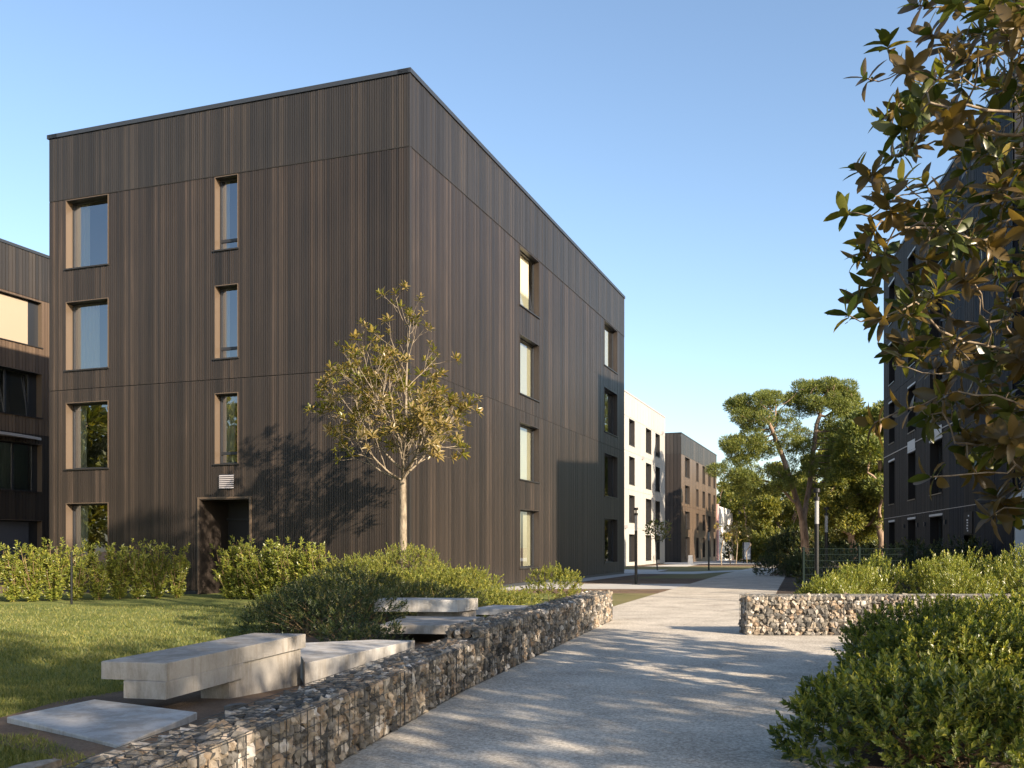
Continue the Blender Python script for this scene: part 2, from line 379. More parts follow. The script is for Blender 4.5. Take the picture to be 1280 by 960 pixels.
# lawn with a gentle rise towards the benches
def lawn():
    ys = np.concatenate([np.arange(2, 18, .5), np.arange(18, 31, 1.)]); mb = MB(); V = []; nx = 24
    for y in ys:
        xr = gx(y)-.42 if y < 19 else gx(19)-.42
        for x in np.linspace(-34, xr, nx): V.append((x, y, lawn_z(x, y)))
    F = [(j*nx+i, j*nx+i+1, (j+1)*nx+i+1, (j+1)*nx+i) for j in range(len(ys)-1) for i in range(nx-1)]
    mb.add(V, F); o = mb.build('lawn', M['lawn'], smooth=True); tag(o, kind='structure')
lawn()
def patch(name, pts, m, dz):      # small irregular sheet on the lawn
    pts = np.array(pts, float); c = pts.mean(0); mb = MB(); n = len(pts); K = 10
    for i in range(n):
        a, b = pts[i], pts[(i+1) % n]
        for k in range(K):
            t0, t1 = k/K, (k+1)/K
            q = [c+(a-c)*t0, c+(a-c)*t1, c+(b-c)*t1, c+(b-c)*t0]
            if k == 0: q[3] = c+(b-c)*1e-4
            mb.add([(x, y, float(lawn_z(x, y))+dz) for x, y in q], [(0,1,2,3)])
    return tag(mb.build(name, m), kind='structure')
patch('soil_patch', [(-3.75,6.3),(-2.7,5.6),(-1.7,4.2),(-1.2,7.5),(-.85,9.6),(-.2,12.3),(.3,15.5),(.2,19),(-1.5,20),(-4.0,20.2),(-4.5,17.5),(-3.75,15.2),(-2.75,12.6),(-3.2,10.2),(-3.7,9.2),(-3.85,8.2),(-3.72,6.9)], M['soil'], .03)
def grass():
    n = 150000; k = 1/RNG.uniform(1/24., 1/4.6, n); x = RNG.uniform(-.56, 0, n)*k
    xr = np.array([gx(v)-.6 for v in np.minimum(k, 19)]); y = k
    from math import inf
    keep = (x < xr)
    # clear of the soil patch and slabs
    keep &= ~((x > -3.8-.05*np.sin(y*9)) & (y > 6.2) & (y < 9.8) & (x > -3.78+.10*np.abs(y-7.6)))
    keep &= ~((x > -3.0) & (y >= 9.6) & (y < 13)); keep &= ~((x > -2.75-.4*(y-12.6)*(y < 15.2)-1.04*(y >= 15.2)) & (y >= 13) & (y < 20))
    keep &= ~((y > 5.55) & (y < 7.6) & (x > -3.62+.95*(6.75-y)*(y < 6.75)))
    x, y = x[keep], y[keep]; n = len(x)
    h = RNG.uniform(.02, .055, n); z = lawn_z(x, y)
    ww = np.where(y > 12, .011, .006)
    a = RNG.uniform(0, 2*np.pi, n); lean = RNG.normal(0, .5, (n, 2))*h[:, None]
    V = np.zeros((n, 4, 3)); V[:, 0] = np.stack([x-np.cos(a)*ww, y-np.sin(a)*ww, z-.005], 1); V[:, 1] = np.stack([x+np.cos(a)*ww, y+np.sin(a)*ww, z-.005], 1)
    V[:, 2] = np.stack([x+lean[:, 0]+np.cos(a)*ww*.3, y+lean[:, 1]+np.sin(a)*ww*.3, z+h], 1); V[:, 3] = np.stack([x+lean[:, 0], y+lean[:, 1], z+h], 1)
    mb = MB(); mb.add(V.reshape(-1, 3), np.arange(4*n).reshape(-1, 4)); o = mb.build('grass_blades', M['grass'])
    tag(o, 'short green lawn grass between the hedge and the concrete benches', 'grass', kind='stuff')
grass()

# ---------------- buildings ----------------
class Face:
    def __init__(s, P, d, n): s.P = np.array(P, float); s.d = np.array(d, float); s.n = np.array(n, float)
    def pt(s, a, z, o):
        q = s.P + s.d*a + s.n*o; return (q[0], q[1], z)
    def box(s, mb, s0, s1, z0, z1, o0, o1):
        v = [s.pt(a, z, o) for z in (z0, z1) for a, o in ((s0,o0),(s1,o0),(s1,o1),(s0,o1))]
        mb.add(v, BOXF)
    def quad(s, mb, s0, s1, z0, z1, o):
        f = (0,1,2,3) if s.d[1]*s.n[0]-s.d[0]*s.n[1] > 0 else (3,2,1,0)      # normals face outwards
        mb.add([s.pt(s0,z0,o), s.pt(s1,z0,o), s.pt(s1,z1,o), s.pt(s0,z1,o)], [f])
def facade(root, F, s0, s1, zb, bands, holes, mats, pitch=.076, gap=.0115, pw=1.2, depth=.024, backm='backing', name='cladding_panel', matf=None):
    """bands: z limits; holes: (s0,s1,z0,z1); boards grouped into panel parts"""
    mb = MB(); S = sorted({s0, s1, *[h[0] for h in holes], *[h[1] for h in holes]}); S = [x for x in S if s0 <= x <= s1]
    Z = sorted({bands[0], bands[-1], *[h[2] for h in holes], *[h[3] for h in holes]}); Z = [z for z in Z if bands[0] <= z <= bands[-1]]
    for a, b in zip(S[:-1], S[1:]):
        for c, d in zip(Z[:-1], Z[1:]):
            sm, zm = (a+b)/2, (c+d)/2
            if any(h[0] < sm < h[1] and h[2] < zm < h[3] for h in holes): continue
            F.quad(mb, a, b, c, d, 0)
    mb.build('wall', M[backm], root)
    edges = []
    for a, b in zip(S[:-1], S[1:]):
        k = max(1, round((b-a)/pw)); edges += [a+(b-a)*i/k for i in range(k)]
    edges.append(s1)
    for bi, (z0, z1) in enumerate(zip(bands[:-1], bands[1:])):
        for a, b in zip(edges[:-1], edges[1:]):
            mb = MB(); k = max(1, round((b-a)/pitch)); wd = (b-a)/k; sm = (a+b)/2
            cuts = sorted((h[2], h[3]) for h in holes if h[0] < sm < h[1] and h[2] < z1 and h[3] > z0)
            iv = []; z = z0+.012
            for c, d in cuts:
                if c-.002 > z+.03: iv.append((z, c-.002))
                z = max(z, d+.002)
            if z1-.012 > z+.03: iv.append((z, z1-.012))
            if not iv: continue
            mm = matf(sm, bi) if matf else mats[min(bi, len(mats)-1)]
            for c, d in iv:
                mb = MB()
                for i in range(k):
                    g = gap*random.uniform(.7, 1.5); x0, x1 = a+i*wd+g/2, a+(i+1)*wd-g/2; o = depth*random.uniform(.75, 1.12)
                    v = [F.pt(x0,c,0), F.pt(x0+.003,c,o), F.pt(x1-.003,c,o), F.pt(x1,c,0), F.pt(x0,d,0), F.pt(x0+.003,d,o), F.pt(x1-.003,d,o), F.pt(x1,d,0)]
                    mb.add(v, [(0,1,5,4),(1,2,6,5),(2,3,7,6),(0,3,2,1),(4,5,6,7)])
                mb.build(name, M[mm], root)
def wavy(mb, F, s0, s1, z0, z1, o, amp=.03, wl=.13):
    n = max(4, int((s1-s0)/wl*6)); V = []
    for i in range(n+1):
        a = s0+(s1-s0)*i/n; oo = o+amp*math.sin(2*math.pi*(a-s0)/wl + .6*math.sin(a*5))
        V += [F.pt(a, z0, oo), F.pt(a, z1, oo)]
    mb.add(V, [(2*i, 2*i+2, 2*i+3, 2*i+1) for i in range(n)])
def window(root, F, s0, s1, z0, z1, depth=.38, lining='bronze', curtain=None, cspan=(0, .35), transom=None, side=None, tilt=0, sill='sill', room=True, frame=.055, blind=None, mullion=None, head=None, out=.035):
    """window part (lining and room) > frame, pane, curtain, sill"""
    mb = MB(); t = .018
    F.box(mb, s0-.002, s0+t, z0, z1, -depth, out); F.box(mb, s1-t, s1+.002, z0, z1, -depth, out-.002)
    F.box(mb, s0+t-.001, s1-t+.001, z1-t, z1+.003, -depth, out-.004)
    w = mb.build('window', M[lining], root)
    mb = MB(); F.box(mb, s0+t+.001, s1-t-.001, z1-t-.008, z1-t-.002, -depth+.002, out-.006); mb.build('soffit_shade', M['frame'], w)  # thin dark sheet under the head, shade painted in as frame colour
    if room:
        mb = MB(); D = depth+2.2
        F.quad(mb, s0-.6, s1+.6, z0-.3, z1+.3, -D)
        for zz in (z0-.3, z1+.3): mb.add([F.pt(s0-.6,zz,-depth-.12), F.pt(s1+.6,zz,-depth-.12), F.pt(s1+.6,zz,-D), F.pt(s0-.6,zz,-D)], [(0,1,2,3)])
        for ss in (s0-.6, s1+.6): mb.add([F.pt(ss,z0-.3,-depth-.12), F.pt(ss,z1+.3,-depth-.12), F.pt(ss,z1+.3,-D), F.pt(ss,z0-.3,-D)], [(0,1,2,3)])
        mb.build('room', M['interior'], w)
    mb = MB(); F.box(mb, s0-.04, s1+.04, z0-.03, z0+.012, -depth, out+.035); mb.build('sill', M[sill], w)
    if head: mb = MB(); F.box(mb, s0-.06, s1+.06, z1+.006, z1+head, 0, out+.02); mb.build('head_trim', M['sill_pale'], w)
    f = frame; o0, o1 = -depth-.01, -depth+.06; mb = MB(); a0, a1, c0, c1 = s0+t, s1-t, z0+.012, z1-t
    gl0, gl1 = a0+f, a1-f
    if side:
        if side[0] == 'hi': gl1 = a1-side[1]
        else: gl0 = a0+side[1]
    F.box(mb, a0, gl0, c0, c1, o0, o1); F.box(mb, gl1, a1, c0, c1, o0, o1)
    F.box(mb, gl0, gl1, c0, c0+f, o0, o1-.001); F.box(mb, gl0, gl1, c1-f, c1, o0, o1-.001)
    zt = [c0+f]
    if transom: F.box(mb, gl0, gl1, z0+transom, z0+transom+.09, o0, o1-.002); zt.append(z0+transom+.09)
    if mullion: F.box(mb, mullion-.05, mullion+.05, c0+f, c1-f, o0, o1-.003)
    mb.build('frame', M['frame'], w)
    tops = ([z0+transom] if transom else []) + [c1-f]
    for a, b in zip(zt, tops):
        for x0, x1 in ([(gl0, mullion-.05), (mullion+.05, gl1)] if mullion else [(gl0, gl1)]):
            mb = MB(); oo = -depth+.02
            if tilt and b == tops[-1]:
                v = [F.pt(x0,a,oo), F.pt(x1,a,oo), F.pt(x1,b,oo-tilt), F.pt(x0,b,oo-tilt)]; mb.add(v, [(0,1,2,3)])
            else: F.quad(mb, x0, x1, a, b, oo)
            mb.build('pane', M['glass'], w)
    if tilt:
        mb = MB()
        for x0, x1 in ((gl0, gl0+.07), (gl1-.07, gl1)):
            v = [F.pt(x, zz, oo) for zz, ob in ((c0+f, -depth), (c1-f-.02, -depth-tilt)) for x, oo in ((x0, ob+.05), (x1, ob+.05), (x1, ob-.03), (x0, ob-.03))]
            mb = MB(); mb.add(v, BOXF); mb.build('sash_stile', M['frame'], w)
    if blind:
        mb = MB(); F.box(mb, gl0, gl1, z0+(z1-z0)*blind[1], c1-f, -depth+.07, -depth+.08); mb.build('blind', M[blind[0]], w)
    if curtain:
        for k in range(0, len(cspan), 2):
            mb = MB(); wavy(mb, F, gl0+(gl1-gl0)*cspan[k], gl0+(gl1-gl0)*cspan[k+1], c0+.03, c1-.02, -depth-.09); mb.build('curtain', M[curtain], w, smooth=True)
    return w
def coping(root, pts, z0, h=.13, o=.06, mname='coping'):
    """pts: closed ccw footprint; metal coping strips"""
    n = len(pts); c = np.mean(pts, 0)
    for i in range(n):
        a, b = np.array(pts[i]), np.array(pts[(i+1) % n]); d = norm(b-a); nn = np.array([d[1], -d[0]])
        F = Face(a, d, nn); mb = MB(); F.box(mb, -o if i % 2 == 0 else .0-(0), np.linalg.norm(b-a)+(o if i % 2 == 0 else 0), z0, z0+h-(.002*(i % 2)), -.35, o); mb.build('coping', M[mname], root)
nu = math.hypot(.361, 1); U = np.array([.361, 1])/nu; VV = np.array([-1, .361])/nu     # along right / left fronts
nR = np.array([U[1], -U[0]]); nL = -U
def block(root, P, lu, lv, z0, z1, wallm='backing'):
    """hidden sides and roof of a block whose seen corner is P"""
    P = np.array(P, float); A, B, Cc, D = P, P+U*lu, P+U*lu+VV*lv, P+VV*lv
    mb = MB(); v = [(*q, z) for z in (z0, z1) for q in (B, Cc, D)]; mb.add(v, [(0,1,4,3),(1,2,5,4)]); mb.build('rear_wall', M[wallm], root)
    mb = MB(); i = .3; c = (A+Cc)/2; q = [c+(p-c)*.985 for p in (A, B, Cc, D)]
    mb.add([(*p, z1-.25) for p in q], [(0,1,2,3)]); mb.build('roof', M['roof'], root)
    return [A, B, Cc, D]
# --- main building ---
PC = np.array((-2.87, 26.9)); bA = thing('apartment_building', 'large dark brown timber clad block with four window rows behind the young tree', 'building', (PC[0], PC[1], 0))
FL = Face(PC, VV, nL); FR = Face(PC, U, nR)
rows = [(.65,2.87),(3.96,6.11),(7.15,9.37),(10.43,12.66)]
hL = [(10.56,12.28,a,b) for a, b in rows] + [(5.68,6.52,a,b) for a, b in rows[1:]] + [(5.26,7.07,.0,2.92)]
hR = [(9.24,11.51,a,b) for a, b in rows] + [(21.84,24.51,a,b) for a, b in rows]
HT = 14.74
facade(bA, FL, .02, 12.98, 0, [.12,6.53,12.69,HT], hL, ['clad','clad','clad_top'])
facade(bA, FR, .02, 26.14, 0, [.12,6.53,12.69,HT], hR, ['clad','clad','clad_top'])
mb = MB(); FL.box(mb, 7.07, 12.98, 0, .12, -.1, .012); FL.box(mb, 0, 5.26, 0, .12, -.1, .012); FR.box(mb, .0, 26.14, 0, .118, -.1, .014); mb.build('plinth', M['coping'], bA)
fp = block(bA, PC, 26.14, 12.98, 0, HT)
coping(bA, fp, HT)
mb = MB(); FL.box(mb, -.03, .02, .12, HT, -.05, .03); mb.build('corner_trim', M['clad_top'], bA)
for i, (a, b) in enumerate(rows):
    window(bA, FL, 10.56, 12.28, a, b, .30, curtain='curtain', cspan=((.68, 1.0), (.72, 1.0), (.35, 1.0), (.62, 1.0))[i], side=('lo', .22))
for i, (a, b) in enumerate(rows[1:]):
    window(bA, FL, 5.68, 6.52, a, b, .27, curtain='curtain', cspan=(.72, 1.0) if i else (.45, 1.), transom=.30)
for i, (a, b) in enumerate(rows):
    window(bA, FR, 9.24, 11.51, a, b, .24, lining='clad', curtain='curtain', cspan=[(.0, .45, .6, 1.), (.0, 1.), (.0, 1.), (.25, .9)][i], tilt=.28 if i == 3 else 0)
    window(bA, FR, 21.84, 24.51, a, b, .24, lining='clad', curtain='curtain', cspan=(.0, .8) if i % 2 else (.3, 1.))
# entrance recess
dr = MB(); FL.quad(dr, 5.26, 7.07, 0, 2.92, -1.35); dp = dr.build('entrance_door', M['door'], bA)
mb = MB(); FL.box(mb, 6.10, 6.16, 0, 2.9, -1.34, -1.26); FL.box(mb, 5.3, 7.05, 2.3, 2.36, -1.34, -1.27); mb.build('door_frame', M['frame'], dp)
mb = MB(); FL.box(mb, 6.2, 6.23, .9, 1.5, -1.26, -1.2); mb.build('handle', M['vent'], dp)
mb = MB(); FL.box(mb, 7.04, 7.07, 0, 2.92, -1.35, .04); FL.box(mb, 5.26, 5.29, 0, 2.92, -1.35, .04); FL.box(mb, 5.29, 7.04, 2.89, 2.92, -1.35, .038); mb.build('door_reveal', M['clad'], bA)
mb = MB(); FL.box(mb, 7.07, 7.13, 0, 2.97, -.02, .06); FL.box(mb, 5.20, 5.26, 0, 2.97, -.02, .06); FL.box(mb, 5.26, 7.07, 2.92, 2.97, -.02, .058); mb.build('door_trim', M['bronze'], bA)
mb = MB(); FL.box(mb, 5.80, 6.33, 3.21, 3.65, .03, .045); vo = mb.build('vent_grille', M['frame'], bA)
for k in range(7):
    mb = MB(); z = 3.225+k*.06; v = [FL.pt(s_, zz, oo) for zz, oo_ in ((z, .085), (z+.04, .055)) for s_, oo in ((5.81, oo_-.008), (6.32, oo_-.008), (6.32, oo_+.008), (5.81, oo_+.008))]
    mb.add(v, BOXF); mb.build('slat', M['vent'], vo)
mb = MB(); FR.box(mb, .0, 26.1, 12.675, 12.70, .0, .036); FL.box(mb, .0, 12.9, 12.675, 12.70, .0, .036); FR.box(mb, .0, 26.1, 6.52, 6.54, .0, .012); mb.build('joint_trim', M['backing'], bA)
for (s_, h_) in ((6.4, .35), (7.2, .2), (14., .4)):
    mb = MB(); FR.box(mb, s_, s_+.12, HT+.1, HT+.1+h_, -1.2, -1.08); mb.build('roof_vent', M['vent'], bA)
# --- building at the left edge ---
PF = np.array((-22.3, 41.8)) - U*14
bF = thing('apartment_building', 'dark brown block cut off by the left edge with beige blind in its top window', 'building', (PF[0], PF[1], 0))
FF = Face(PF, U, nR); q = 14.
hF = [(q-3.2, q+2.27, 10.53, 12.62), (q-3.2, q+2.27, 7.32, 9.35), (q-3.2, q+2.27, 3.94, 6.12), (q-3.2, q+2.27, .5, 2.65)]
hF += [(2., 5.5, a, b) for _, _, a, b in hF]
facade(bF, FF, 0, 34, 0, [.1,6.53,12.7,HT], hF, ['clad','clad_warm','clad_top'], pitch=.17, gap=.02)
fp = block(bF, PF, 34, 13, 0, HT); coping(bF, fp, HT)
facade(bF, Face(PF, VV, nL), .02, 13, 0, [.1,6.53,12.7,HT], [], ['clad','clad','clad_top'], pitch=.3, gap=.02, pw=3)
window(bF, FF, *hF[0], depth=.25, blind=('blind', 0), side=('hi', .6))
window(bF, FF, *hF[1], depth=.35, curtain='curtain_green', cspan=(0, .6), mullion=q+.55, tilt=.2, side=('hi', .45))
w_ = window(bF, FF, *hF[2], depth=.3, curtain='curtain_green', cspan=(.1, .98), mullion=q+.9, side=('hi', .3))
window(bF, FF, *hF[3], depth=.3, blind=('blind_dark', 0), side=('hi', .5))
for h in hF[4:]: window(bF, FF, *h, depth=.3, curtain='curtain')
mb = MB(); V = []
for i in range(13):
    a = q-3.4 + 5.6*i/12; oo = .06+.42*math.sin(math.pi*i/12)**.7
    V += [FF.pt(a, 6.30, 0), FF.pt(a, 6.30, oo), FF.pt(a, 6.42, oo), FF.pt(a, 6.42, 0)]
mb.add(V, [(4*i+a, 4*i+4+a, 4*i+4+b, 4*i+b) for i in range(12) for a, b in ((0,1),(1,2),(2,3))]); mb.build('canopy', M['vent'], bF)
# --- white building ---
PG = np.array((9.6, 82.3)) - U*8
bG = thing('apartment_building', 'white rendered four storey block between the two dark brown ones', 'building', (PG[0], PG[1], -.3))
FG = Face(PG, U, nR); hG = []
for a0, a1 in ((1.0,3.2),(9.84,12.07),(16.88,19.4),(21.43,23.66)): hG += [(a0, a1, a, b) for a, b in ((.1,2.5),(3.55,5.95),(6.9,9.35),(10.35,12.65))]
facade(bG, FG, 0, 26.4, -.3, [-.3,3.05,6.4,9.75,12.75,HT], hG, ['clad_white'], pitch=1.2, gap=.03, pw=2.4, backm='backing_white')
facade(bG, Face(PG, VV, nL), .02, 13, -.3, [-.3,6.4,12.75,HT], [], ['clad_white'], pitch=1.2, gap=.03, pw=2.4, backm='backing_white')
fp = block(bG, PG, 26.4, 13, -.5, HT, 'white'); coping(bG, fp, HT, mname='vent')
for k, h in enumerate(hG): window(bG, FG, *h, depth=.35, lining='sill', sill='sill', curtain='blind' if k % 3 else None, cspan=(.3, .9), frame=.09)
for k in range(3):
    mb = MB(); FG.box(mb, (8.2, 15, 24.6)[k], (8.5, 15.3, 24.9)[k], (3.0, 9.5, 12.9)[k], (3.25, 9.75, 13.15)[k], .03, .25); mb.build('wall_lamp', M['vent'], bG)
# --- far brown building ---
PH = np.array((19.9, 113.))
bH = thing('apartment_building', 'far brown timber clad block standing beyond the white one', 'building', (PH[0], PH[1], -.5))
FH = Face(PH, U, nR); hH = []
for a0, a1 in ((2.6,6.0),(11.1,13.0),(16.4,18.6),(21.5,23.8),(26.6,28.6)): hH += [(a0, a1, a, b) for a, b in ((-.1,2.55),(3.5,5.65),(6.6,8.8),(9.8,12.2))]
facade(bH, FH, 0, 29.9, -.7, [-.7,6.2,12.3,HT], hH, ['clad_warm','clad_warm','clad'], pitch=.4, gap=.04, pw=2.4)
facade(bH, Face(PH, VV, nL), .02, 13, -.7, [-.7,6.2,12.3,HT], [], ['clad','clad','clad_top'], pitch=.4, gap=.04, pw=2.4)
fp = block(bH, PH, 29.9, 13, -.8, HT); coping(bH, fp, HT, .1)
for h in hH: window(bH, FH, *h, depth=.4, lining='clad', curtain='curtain', cspan=(.1, .6), frame=.09)
# --- small far white building with faceted relief ---
PI_ = np.array((31.0, 144.)); bI = thing('pavilion', 'small far white building with faceted relief front and pink edge', 'building', (PI_[0], PI_[1], -.6))
FI = Face(PI_, U, nR); mb = MB(); FI.box(mb, 0, 16, -1.2, 7.4, -2.2, 0); mb.build('wall', M['relief'], bI)
mb = MB(); FI.box(mb, -.8, -.02, -1.2, 7.7, -1.2, .05); mb.build('pink_wall', M['pink'], bI)
for i in range(6):
    for j in range(3):
        a, z = i*2.65+.1, j*2.6-.5; mb = MB(); c = FI.pt(a+random.uniform(.8,2.), z+random.uniform(.7,1.6), random.uniform(.12,.4))
        k = [FI.pt(a,z,.01), FI.pt(a+2.6,z,.01), FI.pt(a+2.6,z+2.55,.01), FI.pt(a,z+2.55,.01)]
        for p, r_ in ((0,1),(1,2),(2,3),(3,0)):
            m1 = tuple((np.array(k[p])+np.array(k[r_]))/2); mb.add([k[p], m1, k[r_], c], [(0,1,2,3)])
        mb.build('relief_panel', M[random.choice(['relief','relief','relief_grey'])], bI)
for a in (1.5, 4.8, 8.1, 11.4): mb = MB(); FI.box(mb, a, a+1.5, -.6, 1.6, 0, .06); mb.build('window', M['frame'], bI)
# --- right building ---
PE = np.array((16.5, 31.6)); me_ = math.hypot(.21, 1); UE = np.array([.21, 1])/me_; nE = np.array([-UE[1], UE[0]])
bE = thing('apartment_building', 'tall dark shaded block on the right behind the magnolia branches', 'building', (PE[0], PE[1], 0))
FE = Face(PE, UE, nE); HE = 17.2
hE = []
for a0, a1 in ((21.0,22.7),(15.5,17.3),(9.9,12.3)): hE += [(a0, a1, a, b) for a, b in ((.3,2.8),(3.78,6.15),(7.15,9.42),(10.45,12.7),(13.8,16.0))]
hE.append((4.75, 6.3, 0., 1.9))
facade(bE, FE, 0, 24.5, 0, [.0,3.05,6.55,9.85,13.1,HE], hE, ['clad_grey'], pitch=.11, gap=.016, pw=1.2, matf=lambda s_, b_: 'clad_navy' if s_ < 4.7 or 6.35 < s_ < 8.85 else 'clad_grey')
dE = np.array([UE[1], -UE[0]])
FE2 = Face(PE, dE, -UE)
facade(bE, FE2, .02, 14, 0, [3.4,9.85,HE], [], ['clad_navy'], pitch=.3, gap=.02, pw=2.4)
mb = MB(); FE2.box(mb, .05, 14, 0, 3.38, -.2, .05); mb.build('plaster_wall', M['white'], bE)
A, B, Cc, D = PE, PE+UE*24.5, PE+UE*24.5+dE*14, PE+dE*14
mb = MB(); mb.add([(*p, z) for z in (0, HE) for p in (B, Cc, D)], [(0,1,4,3),(1,2,5,4)]); mb.build('rear_wall', M['backing'], bE)
mb = MB(); mb.add([(*p, HE-.2) for p in (A, B, Cc, D)], [(0,1,2,3)]); mb.build('roof', M['roof'], bE)
for P_, d_, n_, l_ in ((A, UE, nE, 24.5), (A, dE, -UE, 14), (B, dE, UE, 14)):
    mb = MB(); Face(P_, d_, n_).box(mb, -.03, l_+.03, HE, HE+.12, -.3, .06-.004*(l_ == 14)); mb.build('coping', M['coping'], bE)
for k, h in enumerate(hE[:-1]): window(bE, FE, *h, depth=.4, lining='clad_grey', curtain=None if k % 2 else 'curtain_green', cspan=(.5, .9), head=.10 if h[2] < 4 else .08, frame=.07)
for a0, a1 in ((9.9,12.3),(15.5,17.3)): mb = MB(); FE.box(mb, a0, a1, 6.26, 6.72, .045, .06); mb.build('spandrel', M['sill_pale'], bE)
mb = MB(); FE.box(mb, 4.5, 24.3, 6.53, 6.57, .0, .055); FE.box(mb, 4.5, 24.3, 3.03, 3.06, .0, .02); mb.build('joint_trim', M['vent'], bE)
mb = MB(); FE.quad(mb, 4.75, 6.3, 0, 1.9, -1.0); mb.build('entrance_door', M['door'], bE)
mb = MB(); FE.box(mb, 4.9, 6.15, 1.96, 2.80, .04, .06); so_ = mb.build('sign_panel', M['clad_grey'], bE)
mb = MB()      # faint unreadable pale marks running up the sign
for k, (z, a, w2) in enumerate(((2.05,5.55,.16),(2.14,5.62,.2),(2.25,5.6,.22),(2.36,5.58,.18),(2.46,5.6,.22),(2.62,5.42,.16))): FE.box(mb, a-w2/2, a+w2/2, z, z+.055, .06, .064)
mb.build('sign_mark', M['white'], so_)
for k, s_ in enumerate((9.2, 13.2, 14.9, 18.2)):
    mb = MB(); FE.box(mb, s_, s_+.09, 2.4, 2.6, .03, .10); mb.build('wall_lamp', M['coping'], bE)

# --- lower wing standing just outside the frame on the right; it shades the path and the main front
PW = np.array((15.97, 23.05)); bW = thing('apartment_building', 'lower dark wing just outside the right edge whose shadow crosses the far path', 'building', (PW[0], PW[1], 0))
FW = Face(PW, UE, nE); facade(bW, FW, 0, 8.0, 0, [0,3.05,6.5,9.85,13.7], [(2.,4.,.3,2.8),(2.,4.,3.78,6.15),(2.,4.,7.15,9.42)], ['clad_grey'], pitch=.3, gap=.03, pw=2.4)
for h in ((2.,4.,.3,2.8),(2.,4.,3.78,6.15),(2.,4.,7.15,9.42)): window(bW, FW, *h, depth=.3, lining='clad_grey')
facade(bW, Face(PW, dE, -UE), .02, 14, 0, [0,6.5,13.7], [], ['clad_navy'], pitch=.6, gap=.03, pw=2.4)
mb = MB(); A2, B2, C2, D2 = PW, PW+UE*8, PW+UE*8+dE*14, PW+dE*14; mb.add([(*p, z) for z in (0, 13.7) for p in (B2, C2, D2)], [(0,1,4,3),(1,2,5,4)]); mb.build('rear_wall', M['backing'], bW)
mb = MB(); mb.add([(*p, 13.66) for p in (A2, B2, C2, D2)], [(0,1,2,3)]); mb.build('roof', M['roof'], bW)

# ---------------- gabions ----------------
def stone_shape(seed):
    r = np.random.default_rng(seed); n = 3; V = []; idx = {}; F = []
    g = np.linspace(-1, 1, n)
    def vid(p):
        k = tuple(np.round(p, 3))
        if k not in idx: idx[k] = len(V); V.append(p)
        return idx[k]
    for ax in range(3):
        for sg in (-1, 1):
            for i in range(2):
                for j in range(2):
                    q_ = []
                    for a, b in ((i,j),(i+1,j),(i+1,j+1),(i,j+1)):
                        p = np.zeros(3); p[ax] = sg; p[(ax+1) % 3] = g[a]; p[(ax+2) % 3] = g[b]; q_.append(vid(p))
                    F.append(q_ if sg > 0 else q_[::-1])
    V = np.array(V); V = V/np.linalg.norm(V, axis=1, keepdims=True)**.45
    V *= r.uniform(.74, 1.12, (len(V), 1)); V += r.normal(0, .09, V.shape); V *= np.array([1, r.uniform(.65, .95), r.uniform(.55, .85)])
    return V*.5, np.array(F)
SHAPES = [stone_shape(k) for k in range(12)]
SMESH = [mesh_from('stone', V, F, M['stone'], False) for V, F in SHAPES]
def rotm(q):
    from mathutils import Euler
    return np.array(Euler(q).to_matrix())
